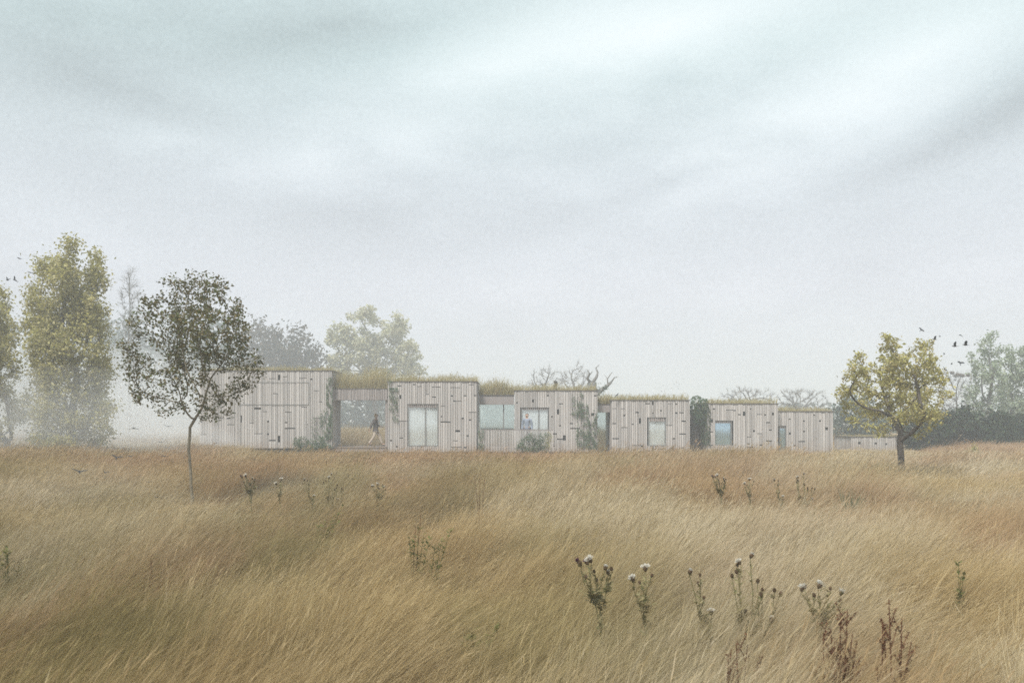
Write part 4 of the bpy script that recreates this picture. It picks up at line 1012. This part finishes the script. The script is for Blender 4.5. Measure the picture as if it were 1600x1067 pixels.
def weed(label, Y, base_px, stems, seed, mat='leaf_weed', size=.06, name='weed', cat='weed'):
    """leafy field weed: stems = (top px, top py)"""
    rr = random.Random(seed); root = empty(name, (X(base_px, Y), Y, 0), label, cat); o0 = Vector(root.location); st = MB(); lf = MB()
    for (px, py) in stems:
        tip = P(px, py, Y) - o0; base = Vector((rr.uniform(-.04, .04), rr.uniform(-.04, .04), .0)); tip.y = rr.uniform(-.1, .1)
        mid = base.lerp(tip, .5) + Vector((0, 0, .06)); st.tube([base, mid, tip], [.005, .004, .002], 3)
        for k in range(24):
            t = rr.uniform(.30, 1) ** .8; p = base.lerp(mid, t * 2) if t < .5 else mid.lerp(tip, t * 2 - 1); a = rr.uniform(0, 6.28)
            d = Vector((math.cos(a), math.sin(a), rr.uniform(.1, .9))).normalized(); s = d.cross(Vector((0, 0, 1))).normalized(); l = size * rr.uniform(.6, 1.3)
            lf.face([p, p + d * l * .5 + s * l * .22, p + d * l, p + d * l * .5 - s * l * .22])
    st.build('stem', M[mat], root); lf.build('leaves', M[mat], root); return root
weed('leaning green weed before the far bushy thistle', 11.0, 485, [(535,790),(520,805),(508,815),(498,822),(530,812)], 1)
weed('bushy green weed with a bent tip in the middle of the meadow', 9.2, 645, [(655,818),(640,838),(662,835),(648,846),(672,840)], 2)
weed('second leaning green weed, right beside the bushy one', 9.2, 672, [(704,828),(690,842),(680,848)], 3)
weed('grey-green weed at the far edge of the meadow beside the picture border', 8.8, 12, [(12,852),(20,858),(5,862),(28,880),(18,872)], 4)
weed('lone thin green weed in the pale grass above the picture corner', 7.8, 1500, [(1503,878),(1508,892),(1496,900)], 5)
weed('low green weed in the near grass below the purple-headed thistle', 6.4, 735, [(738,985),(730,1000),(745,1005),(775,975)], 6)
weed('leafy green weed under the far bushy thistle of the square-window cabin', 12.5, 1270, [(1275,790),(1283,800),(1262,798),(1290,812)], 7)
dk = weed('red sorrel stalk bending over the bushy green weed', 9.25, 648, [(659,800),(651,818)], 8, mat='dock', size=.02, name='sorrel', cat='sorrel')
weed('tall thin brown stalk before the passage step', 20.0, 556, [(556,724),(548,732)], 9, mat='dock', size=.03, name='sorrel', cat='sorrel')
weed('thin reddish stalk standing in the rusty grass below the glazed link', 14.0, 748, [(750,736),(742,742),(757,748)], 10, mat='dock', size=.025, name='sorrel', cat='sorrel')
weed('dark thin seed stalks in the near grass below the columnar tree', 8.2, 168, [(170,888),(182,905),(150,900)], 11, mat='dock', size=.03, name='sorrel', cat='sorrel')
weed('dark seed stalks beside a bent stem below the slender dark tree', 8.6, 230, [(234,868),(243,872),(226,885)], 12, mat='dock', size=.03, name='sorrel', cat='sorrel')
# spiky rush tussock
rs = np.random.RandomState(4); n = 130; c0 = np.array([X(1322, 15.5), 15.5, 0.0])
base = c0 + np.stack([rs.normal(0, .05, n), rs.normal(0, .05, n), np.zeros(n)], 1)
v, f = blades(base, rs.uniform(.55, .92, n), np.stack([rs.normal(.12, .25, n), rs.normal(0, .2, n)], 1), np.full(n, .008), rs)
me = bpy.data.meshes.new('rush_tussock'); me.from_pydata(v, [], f)
tag(link_mesh('rush_tussock', me, M['leaf_ivy']), 'spiky grey-green rush tussock in the pale meadow beside the far thistles', 'rush')

# ------------------------------------------------------------------ people
def skin_mesh(name, joints, bones, mat, parent, sub=2, root=0):
    """joints: {key: (x, y, z, r)}; bones: pairs of keys; grown with a Skin modifier"""
    keys = list(joints); me = bpy.data.meshes.new(name)
    me.from_pydata([joints[k][:3] for k in keys], [(keys.index(a), keys.index(b)) for a, b in bones], [])
    o = link_mesh(name, me, mat, parent)
    md = o.modifiers.new('skin', 'SKIN'); md.use_smooth_shade = True
    sl = me.skin_vertices[0] if me.skin_vertices else None
    if sl is None: return o
    for i, k in enumerate(keys):
        r = joints[k][3]; r = r if isinstance(r, tuple) else (r, r)
        sl.data[i].radius = r; sl.data[i].use_root = (i == root)
    s = o.modifiers.new('smooth', 'SUBSURF'); s.levels = sub; s.render_levels = sub
    me.materials[0] if me.materials else me.materials.append(mat)
    return o
M['skin_tone'] = plain('skin', (.52, .34, .25), .6, var=.05)
M['hair_dark'] = plain('dark_hair', (.035, .025, .02), .7)
M['hair_fair'] = plain('fair_hair', (.42, .29, .12), .7)
M['shirt'] = plain('grey_blue_shirt', (.27, .31, .38), .85)
M['jacket'] = plain('dark_jacket', (.12, .105, .105), .85)
M['trousers_pale'] = plain('pale_trousers', (.50, .42, .34), .85)
M['trousers_dark'] = plain('dark_trousers', (.10, .10, .12), .85)
M['shoe'] = plain('dark_shoes', (.04, .035, .03), .6)
M['eye'] = plain('eye', (.05, .04, .035), .3)
M['lip'] = plain('lip', (.40, .19, .16), .6)
def person(label, loc, rz, h, J, hair, top, legs, long_hair=False):
    """J: pose joints for a 1.75 m figure facing -Y"""
    root = empty('person', loc, label, 'person'); root.rotation_euler.z = rz; s = h / 1.75; root.scale = (s, s, s)
    hd = Vector(J['head'])
    B = {'pelvis': (*J['pelvis'], .125), 'belly': (*J['belly'], .12), 'chest': (*J['chest'], .135), 'collar': (*J['collar'], .085), 'neck': (*J['neck'], .052),
         'jaw': (hd.x, hd.y - .015, hd.z - .065, .062), 'skull': (hd.x, hd.y, hd.z + .01, (.076, .09)), 'crown': (hd.x, hd.y + .01, hd.z + .07, .066)}
    bones = [('pelvis', 'belly'), ('belly', 'chest'), ('chest', 'collar'), ('collar', 'neck'), ('neck', 'jaw'), ('jaw', 'skull'), ('skull', 'crown')]
    f = Vector(J.get('face', (0, -1, 0))); sd_ = f.cross(Vector((0, 0, 1)))
    nose = hd + f * .098 + Vector((0, 0, -.012)); B['nose'] = (*nose, .013); bones.append(('skull', 'nose'))
    for k, sg in (('l', 1), ('r', -1)):
        ear = hd + sd_ * sg * .083 + Vector((0, .01, -.01)); B['ear' + k] = (*ear, .018); bones.append(('skull', 'ear' + k))
        for nm, r in (('shoulder', .066), ('elbow', .046), ('wrist', .031)): B[nm + k] = (*J[nm + k], r)
        hip = Vector(J['pelvis']) + Vector((J['hipx'] * sg, 0, -.04)); B['hip' + k] = (*hip, .095)
        for nm, r in (('knee', .062), ('ankle', .042)): B[nm + k] = (*J[nm + k], r)
        toe = Vector(J['ankle' + k]) + f * .15 + Vector((0, 0, -.045)); B['toe' + k] = (*toe, .036)
        bones += [('collar', 'shoulder' + k), ('shoulder' + k, 'elbow' + k), ('elbow' + k, 'wrist' + k), ('pelvis', 'hip' + k), ('hip' + k, 'knee' + k), ('knee' + k, 'ankle' + k), ('ankle' + k, 'toe' + k)]
        w = Vector(J['wrist' + k]); d = (w - Vector(J['elbow' + k])).normalized(); palm = w + d * .07; B['palm' + k] = (*palm, (.036, .022)); bones.append(('wrist' + k, 'palm' + k))
        for q, (off, ln) in enumerate(((-.027, .07), (-.009, .082), (.009, .078), (.027, .062))):
            p1 = palm + f * off + d * .045; p2 = p1 + d * ln * .5 + sd_ * (-sg) * .010; p3 = p1 + d * ln * .9 + sd_ * (-sg) * .026
            B['f%d%s' % (q, k)] = (*p1, .0095); B['g%d%s' % (q, k)] = (*p2, .0085); B['h%d%s' % (q, k)] = (*p3, .007)
            bones += [('palm' + k, 'f%d%s' % (q, k)), ('f%d%s' % (q, k), 'g%d%s' % (q, k)), ('g%d%s' % (q, k), 'h%d%s' % (q, k))]
        t1 = w + d * .03 + f * .035; t2 = t1 + d * .035 + f * .018
        B['t' + k] = (*t1, .011); B['u' + k] = (*t2, .009); bones += [('wrist' + k, 't' + k), ('t' + k, 'u' + k)]
    skin_mesh('body', B, bones, M['skin_tone'], root)
    g_ = .016
    Tt = {k: (*B[k][:3], (B[k][3] if not isinstance(B[k][3], tuple) else B[k][3][0]) + g_) for k in ('pelvis', 'belly', 'chest', 'collar', 'shoulderl', 'shoulderr', 'elbowl', 'elbowr', 'wristl', 'wristr')}
    Tt['hem'] = (*(Vector(J['pelvis']) + Vector((0, 0, -.10))), .15)
    skin_mesh('jacket' if top == 'jacket' else 'shirt', Tt, [('hem', 'pelvis'), ('pelvis', 'belly'), ('belly', 'chest'), ('chest', 'collar')] + [(a + k, b_ + k) if a != 'collar' else (a, b_ + k) for k in 'lr' for a, b_ in (('collar', 'shoulder'), ('shoulder', 'elbow'), ('elbow', 'wrist'))], M[top], root)
    Tl = {k: (*B[k][:3], B[k][3] + .02) for k in ('pelvis', 'hipl', 'hipr', 'kneel', 'kneer', 'anklel', 'ankler')}
    skin_mesh('trousers', Tl, [(a if a == 'pelvis' else a + k, b_ + k) for k in 'lr' for a, b_ in (('pelvis', 'hip'), ('hip', 'knee'), ('knee', 'ankle'))], M[legs], root)
    for k in 'lr':
        a = Vector(J['ankle' + k]); skin_mesh('shoe', {'a': (a.x, a.y, a.z - .03, .05), 'b': (*(a + f * .09 + Vector((0, 0, -.045))), .045), 'c': (*(a + f * .17 + Vector((0, 0, -.055))), .036)}, [('a', 'b'), ('b', 'c')], M['shoe'], root, 1)
        e = hd + f * .083 + sd_ * .03 * (1 if k == 'l' else -1) + Vector((0, 0, .006)); MB().ball(e, .0095, nu=6, nv=5).build('eye', M['eye'], root, True)
    mth = hd + f * .078 + Vector((0, 0, -.062)); MB().ball(mth, .02, 1 if abs(f.y) > .5 else .4, .4 if abs(f.y) > .5 else 1, .3, 8, 5).build('mouth', M['lip'], root, True)
    hr = {'a': (*(hd + f * .005 + Vector((0, 0, .085))), (.098, .102)), 'b': (*(hd - f * .055 + Vector((0, 0, .02))), (.088, .092)), 'c': (*(hd - f * .06 + Vector((0, 0, -.06 if not long_hair else -.13))), .05)}
    skin_mesh('hair', hr, [('a', 'b'), ('b', 'c')], M[hair], root)
    return root
man = dict(pelvis=(0, 0, .95), belly=(0, .01, 1.10), chest=(0, .01, 1.28), collar=(0, .01, 1.42), neck=(0, 0, 1.50), head=(0, -.015, 1.625), face=(0, -1, 0), hipx=.09,
           shoulderl=(-.19, .01, 1.40), elbowl=(-.25, .03, 1.13), wristl=(-.235, -.06, .90), shoulderr=(.19, .01, 1.40), elbowr=(.25, .03, 1.13), wristr=(.24, -.05, .90),
           kneel=(-.10, -.01, .50), anklel=(-.11, .02, .09), kneer=(.10, -.01, .50), ankler=(.12, .02, .09))
zh = Z(645, 47.62)
person('man with short dark hair in a grey-blue shirt standing behind the balustrade', (X(823.5, 47.62), 47.62, .447), R(-12), (zh - .447), man, 'hair_dark', 'shirt', 'trousers_dark')
walk = dict(pelvis=(0, 0, .93), belly=(.02, 0, 1.08), chest=(.035, 0, 1.26), collar=(.04, 0, 1.40), neck=(.05, 0, 1.49), head=(.07, 0, 1.615), face=(1, 0, 0), hipx=.0,
            shoulderl=(.03, .17, 1.38), elbowl=(.02, .22, 1.12), wristl=(.22, .16, 1.05), shoulderr=(.03, -.18, 1.38), elbowr=(-.16, -.23, 1.15), wristr=(-.24, -.20, .92),
            kneel=(.22, .08, .52), anklel=(.36, .08, .11), kneer=(-.06, -.08, .50), ankler=(-.33, -.08, .14))
person('fair-haired person in a dark jacket and pale trousers walking through the open passage', (X(586.5, 49.3), 49.3, .475), 0, Z(645, 49.3) - .475, walk, 'hair_fair', 'jacket', 'trousers_pale', True)

# ------------------------------------------------------------------ birds
def bird(label, px, py, Y, span, pose, yaw, roll=0.0, pitch=0.0, group=None, name='bird'):
    """one continuous body; pose = (left wing lift, right wing lift) in degrees, or 'perch'"""
    me_key = 'bird_%s' % str(pose)
    me = bpy.data.meshes.get(me_key)
    if me is None:
        bm = bmesh.new(); rings = [(-.30, .004, .012), (-.22, .05, .012), (-.12, .045, .045), (0, .07, .075), (.12, .065, .07), (.19, .04, .042), (.235, .045, .046), (.27, .03, .03), (.30, .008, .008), (.325, .003, .003)]
        vs = []
        for (y, rx, rz) in rings:
            vs.append([bm.verts.new((rx * math.cos(2 * math.pi * j / 8), y, rz * math.sin(2 * math.pi * j / 8) + (.03 if .18 < y < .3 else 0))) for j in range(8)])
        for a, b_ in zip(vs, vs[1:]):
            for j in range(8): bm.faces.new((a[j], a[(j + 1) % 8], b_[(j + 1) % 8], b_[j]))
        bm.faces.new(vs[0][::-1]); bm.faces.new(vs[-1])
        # tail fan
        t0 = [bm.verts.new(p) for p in ((-.03, -.2, .0), (.03, -.2, .0), (.075, -.40, .0), (0, -.43, -.012), (-.075, -.40, .0))]; bm.faces.new(t0)
        if pose == 'perch':
            for sg in (-1, 1):
                w = [bm.verts.new((sg * .06, .12, .04)), bm.verts.new((sg * .085, 0, .0)), bm.verts.new((sg * .05, -.30, .0)), bm.verts.new((sg * .03, -.1, .07))]; bm.faces.new(w if sg > 0 else w[::-1])
                a = [bm.verts.new(p) for p in ((sg * .03, .02, -.06), (sg * .036, .02, -.06), (sg * .036, .03, -.17), (sg * .03, .03, -.17))]; bm.faces.new(a)
                a = [bm.verts.new(p) for p in ((sg * .02, .01, -.17), (sg * .045, .01, -.17), (sg * .033, .09, -.172))]; bm.faces.new(a)
        else:
            for sg, lift in ((-1, pose[0]), (1, pose[1])):
                c, s = math.cos(R(lift)), math.sin(R(lift)); c2, s2 = math.cos(R(lift * .55)), math.sin(R(lift * .55))
                def wp(d, y, ex=0): 
                    a = min(d, .22); b2 = max(0, d - .22); return (sg * (.05 + a * c + b2 * c2), y, .02 + a * s + b2 * s2 + ex)
                up = [wp(0, .11), wp(.22, .15), wp(.40, .09), wp(.55, -.06), wp(.40, -.10), wp(.28, -.115), wp(.2, -.10), wp(0, -.13)]
                tv = [bm.verts.new((p[0], p[1], p[2] + .008)) for p in up]; bv = [bm.verts.new((p[0], p[1], p[2] - .008)) for p in up]
                bm.faces.new(tv if sg > 0 else tv[::-1]); bm.faces.new(bv[::-1] if sg > 0 else bv)
                for j in range(8): bm.faces.new((tv[j], bv[j], bv[(j + 1) % 8], tv[(j + 1) % 8]))
        bmesh.ops.recalc_face_normals(bm, faces=bm.faces)
        me = bpy.data.meshes.new(me_key); bm.to_mesh(me); bm.free()
    o = link_mesh(name, me, M['bird']); k = span / 1.2
    o.scale = (k, k, k); o.location = P(px, py, Y); o.rotation_euler = (R(pitch), R(roll), R(yaw))
    return tag(o, label, 'bird', group)
FG = 'flock flying above the yellow tree'
for a in [
    ('topmost bird of the flock, nearest the yellow tree top, wings spread back', 1440, 516, 26, 0.220, (40, 10), -60, 30, 30),
    ('bird with one wing straight up just below the topmost of the flock', 1460.5, 530, 26, 0.260, (80, 15), 75, 0, 10),
    ('small bird with folded wings beside the one holding a wing straight up', 1469, 525, 28, 0.120, (-60, -70), 30, 20, 40),
    ('bird at the outer top of the flock, wings bent downwards', 1501.5, 524, 26, 0.210, (-50, 10), 40, 30, 35),
    ('largest bird of the flock, one wing raised over a level body', 1492, 541, 24, 0.310, (85, 12), 80, 5, 0),
    ('outermost bird of the flock with a tall raised wing', 1509, 539, 24, 0.310, (84, 70), 70, -10, 5),
    ('small bird alone in the middle of the flock', 1475.5, 552, 28, 0.140, (-40, -60), 60, 20, 30),
    ('tiny bird below the middle of the flock', 1487, 569, 28, 0.140, (70, 50), 80, 0, 0),
    ('bird with spread wings low in the flock near the poplars', 1500, 567, 25, 0.250, (25, 30), 10, 10, 60),
    ('lowest bird of the flock, touching the crown of the yellow tree', 1476, 577, 25, 0.230, (30, 5), 20, 25, 55)]:
    bird(*a, group=FG)
LG = 'birds beside the tall columnar tree'
for a in [
    ('highest bird beside the tall columnar tree, wings level', 30.5, 404, 26, .26, (8, 8), 85, 0, 12),
    ('second bird beside the columnar tree, gliding with a long tail', 47.5, 426, 26, .25, (-25, 20), 80, 20, 8),
    ('bird with steeply raised wings beside the yellow-green crown at the picture edge', 11.5, 438, 26, .24, (75, 60), 70, 10, 15),
    ('bird beside the edge crown with one long wing slanting down behind it', 23, 437.5, 26, .27, (80, -10), 75, 15, 10)]:
    bird(*a, group=LG)
GG = 'birds gliding low over the misty grass'
for a in [
    ('broad-winged bird skimming the mist behind the slender trunk', 208.5, 669, 24, .32, (-18, -18), 5, 0, 4),
    ('bird hovering just under the dark tree crown', 262.5, 666, 23, .22, (15, 15), 15, 6, 5),
    ('bird gliding low halfway between columnar and dark tree', 204, 713, 22, .22, (20, 20), 0, 4, 4),
    ('bird low over the grass with both wings slanted up beside the columnar tree', 182, 715, 21, .28, (38, 30), 20, 10, 20),
    ('bird gliding low over the grass close to the slender trunk', 257.5, 713, 22, .22, (16, 16), -5, 0, 4),
    ('bird flying level above the one close to the slender trunk', 252, 691, 23, .18, (12, 12), 8, 0, 5),
    ('bird with long arched wings low in front of the columnar tree', 124, 737, 20, .36, (24, 24), 30, 8, 10),
    ('bird with one wing up low in front of the columnar tree', 164, 738, 20, .22, (65, 10), 40, 0, 10),
    ('tiny bird low over the rusty grass between the two near trees', 233, 753, 19, .15, (10, 10), 5, 0, 4),
    ('lowest bird, a dark sliver in the grass near the slender trunk foot', 246, 777, 17, .14, (10, 14), 10, 6, 4)]:
    bird(*a, group=GG)
for (x, y) in ((1036,602.5),(1033.5,611.5),(1038,611.5),(1046,600.5),(1043.7,608.5),(1049,606.8),(1053,600.3),(1057,597.5),(1059.5,603.5),(1061,600.3),(1060,607),(1068,592.5),(1068,597)):
    bird('speck of a bird in the tiny far flock above the single-window cabin', x, y, 110, .30, (25, 25), x * 37 % 90, 0, 8, group='tiny far flock')
bird('small dark bird perched on the roof edge between two cabins', 964, 617, 47.75, .58, 'perch', -62, 0, 38)
